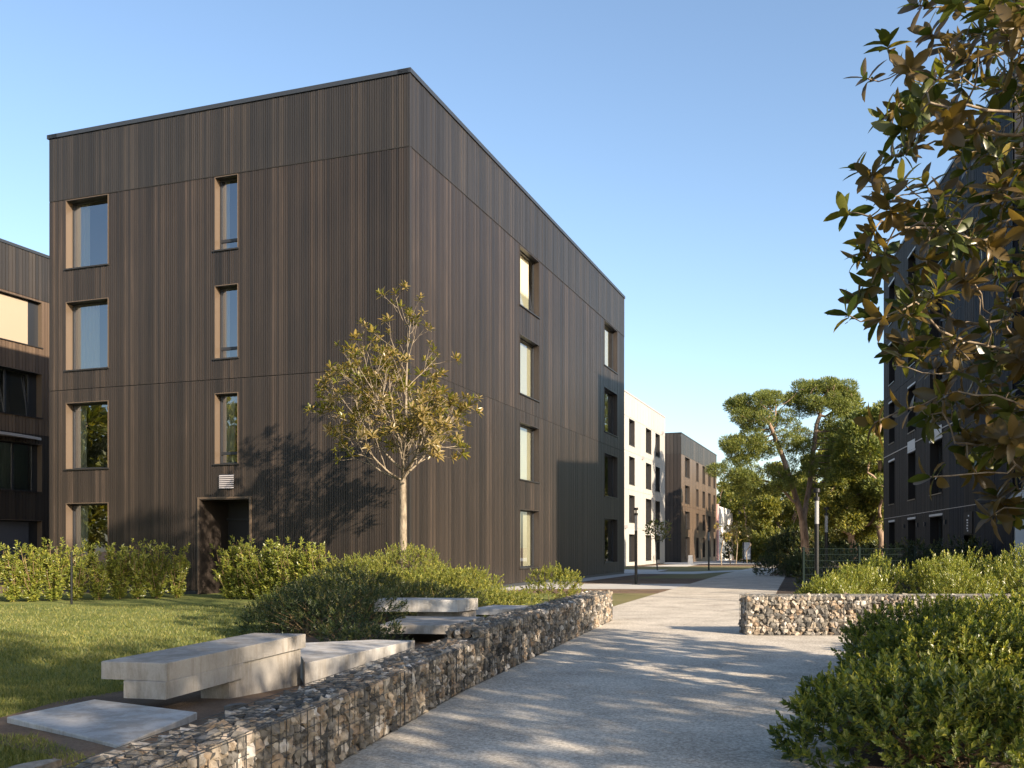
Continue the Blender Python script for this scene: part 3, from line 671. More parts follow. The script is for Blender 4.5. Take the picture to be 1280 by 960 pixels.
def gabion(label, pts, wd, h, side, st, ends, wire, seed, group=None, z0=0., cage=1.6):
    """pts: front foot polyline; side: unit sign so back = front + left-normal*wd"""
    rng = np.random.default_rng(seed); P = np.array(pts, float); c0 = P[0]
    root = thing('gabion_wall', label, 'stone wall', (c0[0], c0[1], z0), group)
    segs = []
    for a, b in zip(P[:-1], P[1:]):
        d = norm(b-a); segs.append((a, d, np.array([-d[1], d[0]])*side, np.linalg.norm(b-a)))
    pos = []; core = MB()
    for k, (a, d, nn, l) in enumerate(segs):
        i = st*.75
        q_ = [a+nn*i+(d*i if k == 0 else 0), a+d*(l-(i if k == len(segs)-1 else 0))+nn*i, a+d*(l-(i if k == len(segs)-1 else 0))+nn*(wd-i), a+nn*(wd-i)+(d*i if k == 0 else 0)]
        if side < 0: q_ = q_[::-1]
        prism(core, q_, z0, z0+h-i)
        ns = int(l/(st*.92)); nz = max(2, round(h/(st*.72))); nw = max(2, round(wd/(st*.85)))
        for x in range(ns):
            for z in range(nz):
                for dep in (0, 1):
                    s_ = (x+.5+.5*(z % 2)+rng.uniform(-.25,.25)+.4*dep)*l/ns; zz = z0+(z+.5+rng.uniform(-.2,.2)+.4*dep)*h/nz
                    if zz > z0+h-st*.25: continue
                    if s_ > l-st*.2: s_ = l-st*.4
                    pos.append((*(a+d*s_+nn*(st*(.42 if dep == 0 else .85)+rng.uniform(-.06,.06)*st)), zz, 0))
            for w_ in range(nw):
                s_ = (x+.5+.5*(w_ % 2)+rng.uniform(-.25,.25))*l/ns
                if s_ > l-st*.2: continue
                pos.append((*(a+d*s_+nn*((w_+.5+rng.uniform(-.15,.15))*wd/nw)), z0+h-st*.34+rng.uniform(-.12,.04)*st, 1))
    for e, (a, d, nn) in {0: (segs[0][0], segs[0][1], segs[0][2]), 1: (segs[-1][0]+segs[-1][1]*segs[-1][3], -segs[-1][1], segs[-1][2])}.items():
        if e in ends:
            nz = max(2, round(h/(st*.72))); nw = max(2, round(wd/(st*.85)))
            for z in range(nz):
                for w_ in range(nw): pos.append((*(a+d*st*.4+nn*((w_+.5+rng.uniform(-.2,.2))*wd/nw)), z0+(z+.5+rng.uniform(-.2,.2))*h/nz*.95, 0))
    core.build('core', M['backing'], root)
    pos = np.array(pos); dist = np.linalg.norm(pos[:, :3]-np.array([0,0,1.5]), axis=1)
    depen = dist/(rng.uniform(.9, 1.1, len(pos))); order = np.argsort(depen)
    r0 = np.array(ROOT[root.name]); stuff = MB()
    ang = math.atan2(segs[0][1][1], segs[0][1][0])
    for rank, i in enumerate(order):
        k = int(rng.integers(12)); s_ = st*rng.uniform(.8, 1.4); top = pos[i, 3] == 1
        e = (rng.normal(0, .25 if top else .9), rng.normal(0, .25 if top else .9), rng.uniform(0, 6.28))
        if rank < 300:
            o = bpy.data.objects.new('stone', SMESH[k]); COL.objects.link(o); o.parent = root
            o.location = tuple(pos[i, :3]-r0); o.rotation_euler = e; o.scale = (s_, s_, s_)
        else:
            V, F = SHAPES[k]; stuff.add((V*s_) @ rotm(e).T + pos[i, :3], F)
    if stuff.n: tag(stuff.build('stones', M['stone'], root), kind='stuff')
    # welded wire cage
    mb = MB(); t = .0019 if wire < .12 else .004
    for (a, d, nn, l) in segs:
        F = Face(a, d, -nn); k = int(l/wire)
        for x in range(k+1):
            s_ = x*l/k; big = 2.2 if (x % int(cage/wire)) == 0 else 1
            F.box(mb, s_-t*big, s_+t*big, z0+.01, z0+h+t, -.001, t*2*big); F.box(mb, s_-t, s_+t, z0+h+.004, z0+h+.004+2*t, -wd, 0)
        for z in range(int(h/wire)+1):
            zz = z0+.02+z*(h-.02)/int(h/wire); F.box(mb, 0, l, zz-t, zz+t, .002+t*2, .002+t*4)
        for w_ in range(int(wd/wire)+1):
            oo = w_*wd/int(wd/wire); F.box(mb, 0, l, z0+h+.006+2*t, z0+h+.006+4*t, -oo-t, -oo+t)
    for e, (a, d, nn) in {0: (segs[0][0], segs[0][1], segs[0][2]), 1: (segs[-1][0]+segs[-1][1]*segs[-1][3], -segs[-1][1], segs[-1][2])}.items():
        if e in ends:
            F = Face(a, nn, -d)
            for x in range(int(wd/wire)+1): F.box(mb, x*wd/int(wd/wire)-t, x*wd/int(wd/wire)+t, z0, z0+h, 0, 2*t)
            for z in range(int(h/wire)+1): F.box(mb, 0, wd, z0+.02+z*(h-.02)/int(h/wire)-t, z0+.02+z*(h-.02)/int(h/wire)+t, 2*t, 4*t)
    mb.build('wire_mesh', M['wire'], root)
    return root
gabion('near low gabion wall of wired rubble along the left path edge', [(gx(3.2),3.2),(gx(9.84),9.84),(gx(10.55),10.55)], .45, .46, 1, .092, (), .1, 1)
gabion('taller far gabion section ending beside the grass verge', [(gx(10.56),10.56),(gx(19.15),19.15)], .46, .585, 1, .10, (0,1), .1, 2)
gabion('gabion wall of pale stones right of the path below the hedge plants', [(3.9,15.95),(12.5,15.95)], .5, .66, 1, .105, (0,), .1, 3)

# ---------------- concrete benches and slabs ----------------
def slabobj(mb_pts, z0, z1, name, m, parent=None, bev=.006):
    mb = MB(); prism(mb, mb_pts, z0, z1, bev); return mb.build(name, M[m], parent)
def quadline(x, y, dx, l, w_, off=0.):       # right-edge start, direction slope, length, width to the left
    d = norm(np.array([dx, 1.])); n_ = np.array([-d[1], d[0]]); a = np.array([x, y])+n_*off
    return [a, a+d*l, a+d*l+n_*w_, a+n_*w_]
o = slabobj([(-2.35,5.76),(-2.27,6.92),(-3.26,7.5),(-3.54,6.73)], .2, .30, 'paving_slab', 'concrete_pale'); tag(o, 'pale angular concrete slab lying flat in the grass at lower left', 'slab')
b1 = thing('concrete_bench', 'long weathered concrete bench nearest the camera beside the gabion', 'bench', (-2.6, 8.3, .1))
slabobj(quadline(-2.64,7.35,.219,2.5,.57), .462, .60, 'seat', 'concrete', b1)
slabobj(quadline(-2.63,7.32,.219,1.22,.36,.012), .325, .460, 'beam', 'concrete', b1)
slabobj(quadline(-2.44,8.34,.219,1.45,.27,.02), .0, .458, 'support', 'concrete', b1)
o = slabobj([(-2.06,9.55),(-1.20,11.85),(-1.72,11.95),(-2.62,11.5)][::1], .1, .33, 'platform', 'concrete_pale'); tag(o, 'low concrete platform between the two benches behind the gabion', 'platform')
b2 = thing('concrete_bench', 'smaller concrete bench against the low shrubs farther along the gabion', 'bench', (-1.3, 16, .05))
slabobj([(-.91,15.9),(-.585,16.5),(-2.2,16.62),(-2.3,15.98)], .40, .60, 'seat', 'concrete_pale', b2)
slabobj([(-.88,16.15),(-.62,16.55),(-1.5,16.6),(-1.6,16.2)], .10, .398, 'support', 'concrete', b2)
o = slabobj([(-.95,14.1),(-.45,15.8),(-1.8,15.95),(-1.95,14.2)], .2, .33, 'platform', 'concrete'); tag(o, 'concrete step slab at the foot of the smaller bench', 'platform')
o = slabobj([(.05,17.2),(.55,18.2),(-.35,18.5),(-.75,17.4)], .25, .36, 'paving_slab', 'concrete_pale'); tag(o, 'small pale slab beyond the smaller bench against the gabion', 'slab')
for k, (x, y, l, w_, h, a, lb) in enumerate(((-2.52,5.02,.34,.13,.12,.35,'largest rough edging stone at the bottom of the photo left of the gabion'),(-2.22,5.32,.30,.11,.12,.28,'rough edging stone touching the tip of the pale slab'),(-2.02,7.02,.2,.1,.1,.5,'small rough stone between the pale slab and the gabion'))):
    mb = MB(); V, F = SHAPES[k+2]; V = V/np.abs(V).max(0)/2
    V = np.sign(V)*np.abs(V*2)**.5/2*np.array([w_, l, h]); c, s_ = math.cos(a), math.sin(a)
    V = V @ np.array([[c,-s_,0],[s_,c,0],[0,0,1]]); mb.add(V+np.array([x, y, .245+h/2]), F); o = mb.build('edging_stone', M['stone'], org=(x, y, .2)); tag(o, lb, 'stone')

# ---------------- shrubs ----------------
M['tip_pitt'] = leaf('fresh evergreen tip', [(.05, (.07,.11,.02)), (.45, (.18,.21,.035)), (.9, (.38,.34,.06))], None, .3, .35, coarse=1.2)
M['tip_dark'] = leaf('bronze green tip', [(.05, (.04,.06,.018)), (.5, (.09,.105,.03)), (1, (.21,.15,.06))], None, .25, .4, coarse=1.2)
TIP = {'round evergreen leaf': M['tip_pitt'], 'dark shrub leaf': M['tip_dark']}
def bush(name, label, cat, x, y, rx, ry, h, z0, n, ll, lw, m, rot=0, seed=0, nl=9, inner=.45, upb=.55, group=None, tiltr=(1.2,.5), stem=None, sparse=0):
    rng = np.random.default_rng(seed); root = thing(name, label, cat, (x, y, z0), group)
    T, F = shoot(nl, ll, lw, tiltr[0], tiltr[1], stem or ll*1.3, rng=rng); T2, F2 = shoot(nl+3, ll*.9, lw, tiltr[0]*.85, tiltr[1]*.8, (stem or ll*1.3)*1.9, rng=rng)
    nlob = 26; lob = norm(rng.normal(size=(nlob, 3))); lob[:, 2] = np.abs(lob[:, 2]); am = rng.uniform(-.34, .17, nlob)
    d = norm(rng.normal(size=(n, 3))); d[:, 2] = np.where(d[:, 2] < -.35, -d[:, 2], d[:, 2])
    d = norm(d); rr = 1+(np.exp(-((d[:, None]-lob[None])**2).sum(2)/.055)*am).sum(1)
    t = np.where(rng.random(n) < inner, rng.uniform(.35, .9, n), rng.uniform(.88, 1.03, n)) + rng.exponential(.02, n)
    p = np.array([rx, ry, h*.72])*d*(rr*t)[:, None]+np.array([0, 0, h*.28]); c, s_ = math.cos(rot), math.sin(rot)
    p = p @ np.array([[c, s_, 0], [-s_, c, 0], [0, 0, 1]]); dd = d @ np.array([[c, s_, 0], [-s_, c, 0], [0, 0, 1]])
    p += np.array([x, y, z0]); p[:, 2] = np.maximum(p[:, 2], z0+.03)
    ax = norm(dd*(1-upb)+np.array([0,0,upb])+rng.normal(0, .28, (n, 3)))
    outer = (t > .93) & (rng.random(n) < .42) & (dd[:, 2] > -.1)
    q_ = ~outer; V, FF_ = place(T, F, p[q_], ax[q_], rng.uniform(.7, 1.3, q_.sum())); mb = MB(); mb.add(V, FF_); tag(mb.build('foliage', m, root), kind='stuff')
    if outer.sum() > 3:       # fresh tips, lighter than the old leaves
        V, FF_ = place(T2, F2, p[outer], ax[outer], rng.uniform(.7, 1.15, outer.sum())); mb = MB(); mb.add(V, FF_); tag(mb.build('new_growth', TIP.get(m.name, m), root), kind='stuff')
    mb = MB(); k = min(60, max(10, n//25)); ii = rng.integers(0, n, k)
    for i in ii:
        a = np.array([x, y, z0])+np.array([rng.uniform(-.3,.3)*rx, rng.uniform(-.3,.3)*ry, -.02]); b = p[i]; mid = (a+b)/2+np.array([0,0,-.05*h])
        pp = np.array([a, mid, b]); tb = tubes(pp, [-1, 0, 1], np.array([.009, .006, .003])*max(1, h), 4)
        for v, f in zip(tb.v, tb.f): pass
        mb.add(np.concatenate(tb.v), np.concatenate(tb.f))
    mb.build('branches', M['twig'], root); return root
D_ = 'shrub'
# big foreground bushes on the right
fb = [(4.95,10.8,1.15,1.2,.76,'rounded evergreen bush hiding the middle of the right gabion'),(7.0,12.3,1.6,1.4,.76,'rounded evergreen bush at the right edge in front of the gabion'),
      (4.35,9.0,1.15,1.0,.74,'dense bush in the middle of the right foreground mass'),(6.0,9.6,1.3,1.2,.78,'yellow tipped bush at the right edge of the foreground mass'),
      (2.85,6.5,.98,.95,.60,'low leafy bush reaching over the path at bottom right'),(4.7,6.9,1.1,1.1,.72,'dark green bush in the bottom right corner'),(9.2,12.6,1.5,1.5,.9,'evergreen bush beyond the right frame')]
for k, (x, y, rx, ry, h, lb) in enumerate(fb[:-1]):
    bush('evergreen_bush', lb, D_, x, y, rx, ry, h, .02, int(2600*rx*ry/1.6), .055, .52, M['leaf_pitt'], seed=20+k, nl=12, inner=.4, group=None)
# dark mound and bright mounds left
lm = [(-2.95,15.6,1.2,1.1,.88,'dark low shrub mound behind the nearest bench',M['leaf_dark']),(-3.8,16.2,.72,.9,.70,'left end of the dark shrub mound beside the lawn',M['leaf_dark']),
      (-2.15,13.8,.62,.6,.42,'small dark shrub behind the low concrete platform',M['leaf_dark']),(-3.1,18.6,1.5,1.3,1.02,'dark shrub mound around the foot of the young tree',M['leaf_dark']),
      (-1.75,18.7,1.25,1.1,.74,'dark spreading shrub behind the smaller bench',M['leaf_dark']),
      (-1.55,22.3,1.5,1.3,.98,'bright green spreading shrub right of the young trunk',M['leaf_jun']),(-3.7,22.6,1.1,1.1,1.22,'yellow green shrub left of the young trunk',M['leaf_jun']),
      (-2.6,23.2,1.2,1.0,1.42,'yellow green shrub just behind the young trunk',M['leaf_jun']),(-.35,20.2,.9,.8,.50,'low bright green shrub sprawling beside the far gabion',M['leaf_jun'])]
for k, (x, y, rx, ry, h, lb, m) in enumerate(lm):
    bush('spreading_shrub', lb, D_, x, y, rx, ry, h, float(lawn_z(x, y))-.02, int(1500*rx*ry/1.5), .05 if m is M['leaf_dark'] else .065, .42, m, seed=60+k, nl=9, inner=.4, upb=.45)
bush('leafy_shrub', 'small loose yellow green shrub in front of the brown wall', D_, 1.15, 25.6, .75, .6, .88, 0, 420, .07, .5, M['leaf_jun'], seed=80, inner=.3)
# hedge of separate plants
def hedge_plant(seed):
    rng = np.random.default_rng(seed); root = thing('hedge_plant', 'x', 'hedge plant', (0, 0, 0), 'laurel plants of the hedge')
    T, F = shoot(9, .105, .42, 1.25, .45, .13, rng=rng); P = []; Dd = []; mb = MB()
    for k in range(26):
        a = rng.uniform(0, 6.28); rr = rng.uniform(.05, .44); zt = rng.uniform(.75, 1.56)*(1-.12*rr); b = np.array([math.cos(a)*rr, math.sin(a)*rr, zt])
        pp = np.array([[0,0,-.02], b*np.array([.35,.35,.4]), b*np.array([.8,.8,.75]), b]); tb = tubes(pp, [-1,0,1,2], np.array([.016,.011,.008,.005]), 5); mb.add(np.concatenate(tb.v), np.concatenate(tb.f))
        for t in np.linspace(.12, 1, 10):
            p = (pp[0]*(1-t)+pp[3]*t)*np.array([.6+.4*t, .6+.4*t, 1]); P.append(p+rng.normal(0, .05, 3)); Dd.append(np.array([math.cos(a+rng.normal(0, .8))*.7, math.sin(a+rng.normal(0,.8))*.7, .3+t*.7]))
    P = np.array(P); P[:, 2] = np.maximum(P[:, 2], .06)
    V, FF_ = place(T, F, P, np.array(Dd), rng.uniform(.75, 1.2, len(P))); m2 = MB(); m2.add(V, FF_); tag(m2.build('foliage', M['leaf_hedge'], root), kind='stuff'); mb.build('stems', M['twig'], root)
    return root
HP = [hedge_plant(100+k) for k in range(4)]; used = set()
spots = []; ORD = 'first second third fourth fifth sixth seventh eighth ninth tenth eleventh twelfth thirteenth'.split()
for k in range(13): t = k/12; spots.append((-15.0+t*5.45, 24.2+t*3.2+.12*math.sin(k*5), 'L'))
for k in range(9): t = k/8; spots.append((-7.9+t*2.8, 26.9-.1*t-1.6*t, 'R'))
for k, (x, y, sd_) in enumerate(spots):
    h = HP[k % 4]; rz = random.uniform(0, 6.28); s_ = random.uniform(.92, 1.05)
    if sd_ == 'L': lb = ORD[12-k] + ' laurel hedge plant counted leftwards from the entrance recess'
    else: lb = ORD[k-13] + ' laurel hedge plant counted rightwards from the entrance recess'
    z = float(lawn_z(x, y))-.02
    if (k % 4) not in used: used.add(k % 4); h.location = (x, y, z); h.rotation_euler = (0, 0, rz); h.scale = (s_,)*3; h['label'] = lb; o = h
    else: o = copy_tree(h, (x, y, z), rz, s_, lb)
    o['group'] = 'laurel plants of the hedge left of the entrance' if sd_ == 'L' else 'laurel plants of the hedge right of the entrance'
# planting right of the path behind the gabion
rb = [(9.3,24.5,.9,.8,1.05),(8.0,22.5,.8,.8,.85),(10.2,22.8,.8,.8,1.1),(11.3,24.2,.9,.8,1.15),(9.5,20.4,.9,.7,.78),(11.0,20.8,.9,.8,1.0),(12.3,23.2,.9,.9,1.35),(12.0,20.2,.9,.8,1.05),(6.9,20.8,.7,.7,.62)]
rl = ['yellow tipped shrub behind the nearer lamp post','low shrub at the corner of the soil bed behind the gabion','upright shrub beside the right lamp post behind the gabion','upright yellow green shrub in front of the green fence','low shrub just behind the right gabion','bushy shrub behind the right gabion in its middle','tallest bright shrub in front of the shaded building entrance','bright shrub at the right end of the bed behind the gabion','smallest shrub at the path edge behind the gabion']
for k, ((x, y, rx, ry, h), lb) in enumerate(zip(rb, rl)):
    bush('upright_shrub', lb, D_, x, y, rx, ry, h, 0, 620, .075, .42, M['leaf_hedge'] if k % 3 else M['leaf_pitt'], seed=140+k, inner=.35, upb=.75, nl=10, stem=.14)
for k, (x, y, rx, h) in enumerate(((12.9,47.5,.9,1.0),(14.2,47,.8,1.0),(13.6,45.6,.8,.9))):
    bush('clipped_hedge', ['dark clipped low hedge jutting into the far path','dark clipped hedge behind the path corner','dark hedge in front beside the soil bed edge'][k], 'hedge', x, y, rx, .9, h, 0, 500, .09, .5, M['leaf_dark'], seed=160+k)
for k in range(6):
    x = 10.6+k*2.4+random.uniform(-.3,.3); bush('back_hedge', ORD[k] + ' dark shaded hedge bush from the left behind the green mesh fence', 'hedge', x+1, 33+k*.7, 1.6, 1.1, 1.5, 0, 420, .12, .5, M['leaf_dark'], seed=170+k, group='hedge bushes behind the green mesh fence')

# ---------------- trees ----------------
def tree_from(root, P, par, tipr, barkm, rmax=None, sides=6, p=2.3, base_fix=None):
    r, ch = radii(P, par, tipr, p, rmax)
    if base_fix is not None: r = base_fix(P, r)
    mb = tubes(P, par, r, sides); mb.build('trunk', barkm, root, smooth=True); return r, ch
def chain(pts, step):
    out = [np.array(pts[0], float)]
    for a, b in zip(pts[:-1], pts[1:]):
        a, b = np.array(a, float), np.array(b, float); k = max(1, int(np.linalg.norm(b-a)/step))
        out += [a+(b-a)*(i+1)/k for i in range(k)]
    return out
# young tree in front of the main facade
def young_tree():
    bx, by = -2.68, 23.5; root = thing('young_magnolia_tree', 'young tree with pale trunk and fan of sparse golden leaf clusters', 'tree', (bx, by, 0)); rng = np.random.default_rng(17)
    Pn = [np.array((bx+.03, by, -.05))]; par = [-1]; rad = [.12]; tipi = []
    def grow(start, d, l, r0, r1, trop, lvl):
        k = max(3, int(l/.11)); i = start; d = np.array(d, float); d /= np.linalg.norm(d); ids = []
        for j in range(k):
            d = d + np.array([0, 0, trop]) + rng.normal(0, (.006, .05, .06, .07, .08)[lvl], 3); d /= np.linalg.norm(d)
            Pn.append(Pn[i]+d*l/k); par.append(i); rad.append(r0+(r1-r0)*(j+1)/k); i = len(Pn)-1; ids.append((i, d.copy()))
        return ids
    def side(d, ang, az):
        ref = np.array([0, 0, 1.]) if abs(d[2]) < .9 else np.array([1., 0, 0]); a_ = np.cross(ref, d); a_ /= np.linalg.norm(a_); b_ = np.cross(d, a_)
        return d*math.cos(ang)+(a_*math.cos(az)+b_*math.sin(az))*math.sin(ang)
    def sub(ids, l, lvl, r0):
        n_ = len(ids); az = rng.uniform(0, 6.28)
        cnt = {1: 6, 2: 3, 3: 1}.get(lvl, 0)
        for j in range(cnt):
            f = .28+.66*(j+rng.uniform(0, .6))/cnt; i, d = ids[min(n_-1, int(f*n_))]; az += 2.4
            ll = l*(.62-.28*f)*rng.uniform(.75, 1.25)
            if ll < .16: continue
            ch_ = grow(i, side(d, rng.uniform(.45, .8), az), ll, r0*.55, r0*.3 if lvl < 3 else .0045, .05, lvl+1); sub(ch_, ll, lvl+1, r0*.55)
        if lvl >= 1: tipi.append(ids[-1][0])
    tr = grow(0, (0, 0, 1), 3.15, .115, .085, .02, 0); par[1] = 0
    lead = grow(tr[-1][0], (.05, 0, 1), 4.0, .055, .008, .02, 0); sub(lead[8:], 2.6, 1, .022)
    lim = [(0,2.75,.25,.10),(1,2.5,.3,.11),(2,2.6,.35,.09),(3,2.4,.3,.10),(4,2.8,.55,.06),(5,2.9,.6,.06),(6,2.9,.8,.05),(7,2.7,.5,.06),(8,3.4,1.0,.04),(9,3.2,1.1,.04),(10,3.4,1.3,.04),(11,3.0,.8,.05),(12,3.5,1.6,.03),(13,3.2,1.7,.03)]
    for k, l, el, tp in lim:
        az = k*2.4+math.pi*.92; e_ = math.atan(el); i = (tr[-1][0] if k % 3 == 0 else lead[min(len(lead)-1, k % 7)][0])
        d = np.array([math.cos(az)*math.cos(e_), math.sin(az)*math.cos(e_), math.sin(e_)])
        l *= .72 if math.cos(az) > 0 else .92
        ids = grow(i, d, l*.80, .030+.004*(k % 3), .008, tp*.55, 1); sub(ids, l*.85, 1, .024)
    P = np.array(Pn); par = np.array(par); rad = np.array(rad)
    tubes(P, par, np.maximum(rad, .0042), 6).build('trunk', M['bark_pale'], root, smooth=True)
    chn = np.bincount(par[par >= 0], minlength=len(P)); tips = np.array(tipi); sub = np.where((chn == 1) & (rad < .007) & (rng.random(len(P)) < .06) & (P[:, 2] > 4.2))[0]
    ii = np.concatenate([tips, sub]); d = norm(P[ii]-P[par[ii]]); mb = MB()
    for part in range(4):
        T, F = shoot(8, .19, .30, 1.5, .5, .05, simple=False, rng=rng); T2, F2 = T, F
        jj = np.arange(part, len(ii), 4); V, FF_ = place(T2, F2, P[ii[jj]], norm(d[jj]+np.array([0,0,.6])), rng.uniform(.72, 1.15, len(jj))); mb.add(V, FF_)
    tag(mb.build('foliage', M['leaf_young'], root), kind='stuff')
young_tree()
# large magnolia reaching in from the right
def magnolia():
    bx, by = 6.1, 7.6; root = thing('magnolia_tree', 'magnolia with large glossy leaves and brown undersides hanging in from the upper right', 'tree', (bx, by, 0)); rng = np.random.default_rng(11)
    nodes = chain([(bx,by,-.05),(bx+.05,by,1.0),(bx-.05,by-.05,2.0),(bx,by,3.2),(bx-.1,by,4.6),(bx,by+.1,6.0)], .15); par = [-1]+list(range(len(nodes)-1))
    A = []
    while len(A) < 2100:
        q_ = ell((6.0, 7.4, 4.3), (3.45, 2.5, 3.1), 1, .3, rng)[0]
        if q_[2] < 1.5: continue
        if q_[1] < 5.2: continue
        A.append(q_)
    A += [(3.75,7,2.0),(3.85,6.8,1.72),(3.95,7.2,1.8),(3.6,7,2.4),(3.9,7,2.3),(3.4,7.1,2.6),(3.8,6.6,2.1)]
    A += [(rng.uniform(3.4,4.4), rng.uniform(6.6,7.6), rng.uniform(1.65,3.2)) for _ in range(80)]
    A += [(2.36,7.0,3.25),(2.42,6.9,3.0),(2.65,7,2.3),(2.62,7.1,2.5),(3.0,7,2.0),(2.75,7,4.1),(2.8,7,4.5)]
    P, par = colonize(nodes, par, A, .13, 3.0, .15, 170, -.01, 4)
    def fix(P, r): return np.where((np.hypot(P[:, 0]-bx, P[:, 1]-by) < .2) & (P[:, 2] < 5), .13-.012*P[:, 2], np.minimum(r, .045))
    r, ch = tree_from(root, P, par, .0055, M['bark_mag'], base_fix=fix, p=2.5)
    ii = np.where(ch == 0)[0]; sub = np.where((ch == 1) & (r < .012) & (rng.random(len(P)) < .22))[0]; ii = np.concatenate([ii, sub])
    ii = ii[P[ii, 2] > 1.4]
    T, F = leaf_big(1., .40, .22, .05); shp = [leaf_big(1., w_, c_, f_) for w_, c_, f_ in ((.40,.22,.05),(.36,.35,.07),(.44,.10,.04))]
    recs = []
    for i in ii:
        d = norm(P[i]-P[par[i]]); d = norm(d+np.array([0,0,.45])); ref = np.array([1.,0,0]) if abs(d[2]) > .9 else np.array([0,0,1.]); a = norm(np.cross(ref, d)); b = np.cross(d, a)
        nl = rng.integers(7, 12)
        for k in range(nl):
            t = k/(nl-1); an = k*2.4+rng.uniform(-.3,.3); ti = 1.75-1.25*t+rng.uniform(-.2,.2); rad = a*math.cos(an)+b*math.sin(an)
            ld = norm(rad*math.sin(ti)+d*math.cos(ti)); upn = -rad*math.cos(ti)+d*math.sin(ti)
            recs.append((P[i]-d*.06*(1-t), ld, upn, rng.uniform(.13, .21), int(rng.integers(3))))
    pos = np.array([q_[0]+q_[1]*.08 for q_ in recs]); x = pos[:, 0]/pos[:, 1]; y = (pos[:, 2]-1.5)/pos[:, 1]
    vis = (x < .533) & (y < .568) & (y > -.2); score = np.where(vis, np.linalg.norm(pos-np.array([0,0,1.5]), axis=1)/np.array([q_[3] for q_ in recs]), 1e9)
    order = np.argsort(score); LM = [mesh_from('leaf', V, F_, M['leaf_mag'], True) for V, F_ in shp]; mb = MB(); r0 = np.array(ROOT[root.name])
    from mathutils import Matrix
    for rank, k in enumerate(order):
        p0, ld, un, ln, s_ = recs[k]; xx = np.cross(un, ld); Rm = np.stack([xx, un, ld], 1)
        if rank < 300 and vis[k]:
            o = bpy.data.objects.new('leaf', LM[s_]); COL.objects.link(o); o.parent = root
            o.matrix_local = Matrix.Translation(tuple(p0-r0)) @ Matrix(Rm.tolist()).to_4x4() @ Matrix.Scale(ln, 4)
        else:
            V, F_ = shp[s_]; mb.add((V*ln) @ Rm.T + p0, F_)
    tag(mb.build('foliage', M['leaf_mag'], root, smooth=True), kind='stuff')
magnolia()
def clumps(rng, cs, n, size, flat=1., lw=.5, up=.3):
    """leaf quads in clumps: cs list of (centre, radius)"""
    cs_c = np.array([c for c, _ in cs]); cr = np.array([r for _, r in cs]); wts = cr**2/np.sum(cr**2); k = rng.choice(len(cs), n, p=wts)
    d = norm(rng.normal(size=(n, 3))); t = rng.uniform(.25, 1, n)**.5; p = cs_c[k]+d*(t*cr[k])[:, None]*np.array([1, 1, flat])
    T, F = leaf_simple(1, lw, .15); ax = norm(d+np.array([0,0,up])+rng.normal(0, .5, (n, 3)))
    return place(T, F, p, ax, rng.uniform(.6, 1.3, n)*size)
def leafy(name, label, x, y, h, spread, z0, trunk_h, n, size, m, barkm, seed, group=None, r0=.2, clump=1.1, flat=.8, na=60, sh=None, cat='tree', vlow=.0):
    rng = np.random.default_rng(seed); root = thing(name, label, cat, (x, y, z0), group)
    nodes = chain([(x,y,z0-.1),(x+rng.normal(0,.1),y,z0+trunk_h*.6),(x+rng.normal(0,.2),y,z0+trunk_h)], .6 if h > 8 else .4); par = [-1]+list(range(len(nodes)-1))
    c = (x, y, z0+(trunk_h+h)/2*(1-vlow)); A = ell(c, (spread, spread, (h-trunk_h)/2*1.02), na, .3, rng) if sh is None else sh(rng)
    st = .5 if h > 8 else .3; P, par = colonize(nodes, par, A, st, 30, st*1.3, 90, .02, seed)
    r, ch = radii(P, par, .02*h/10+.008, 2.3); r = r*(r0/max(r[0], 1e-3)); r = np.maximum(r, .012)
    tubes(P, par, r, 6).build('trunk', barkm, root, smooth=True)
    ii = np.where(ch == 0)[0]; cs = [(P[i]+rng.normal(0, .15, 3), clump*rng.uniform(.6, 1.25)) for i in ii]
    V, F = clumps(rng, cs, n, size, flat); mb = MB(); mb.add(V, F); tag(mb.build('crown', m, root), kind='stuff'); return root
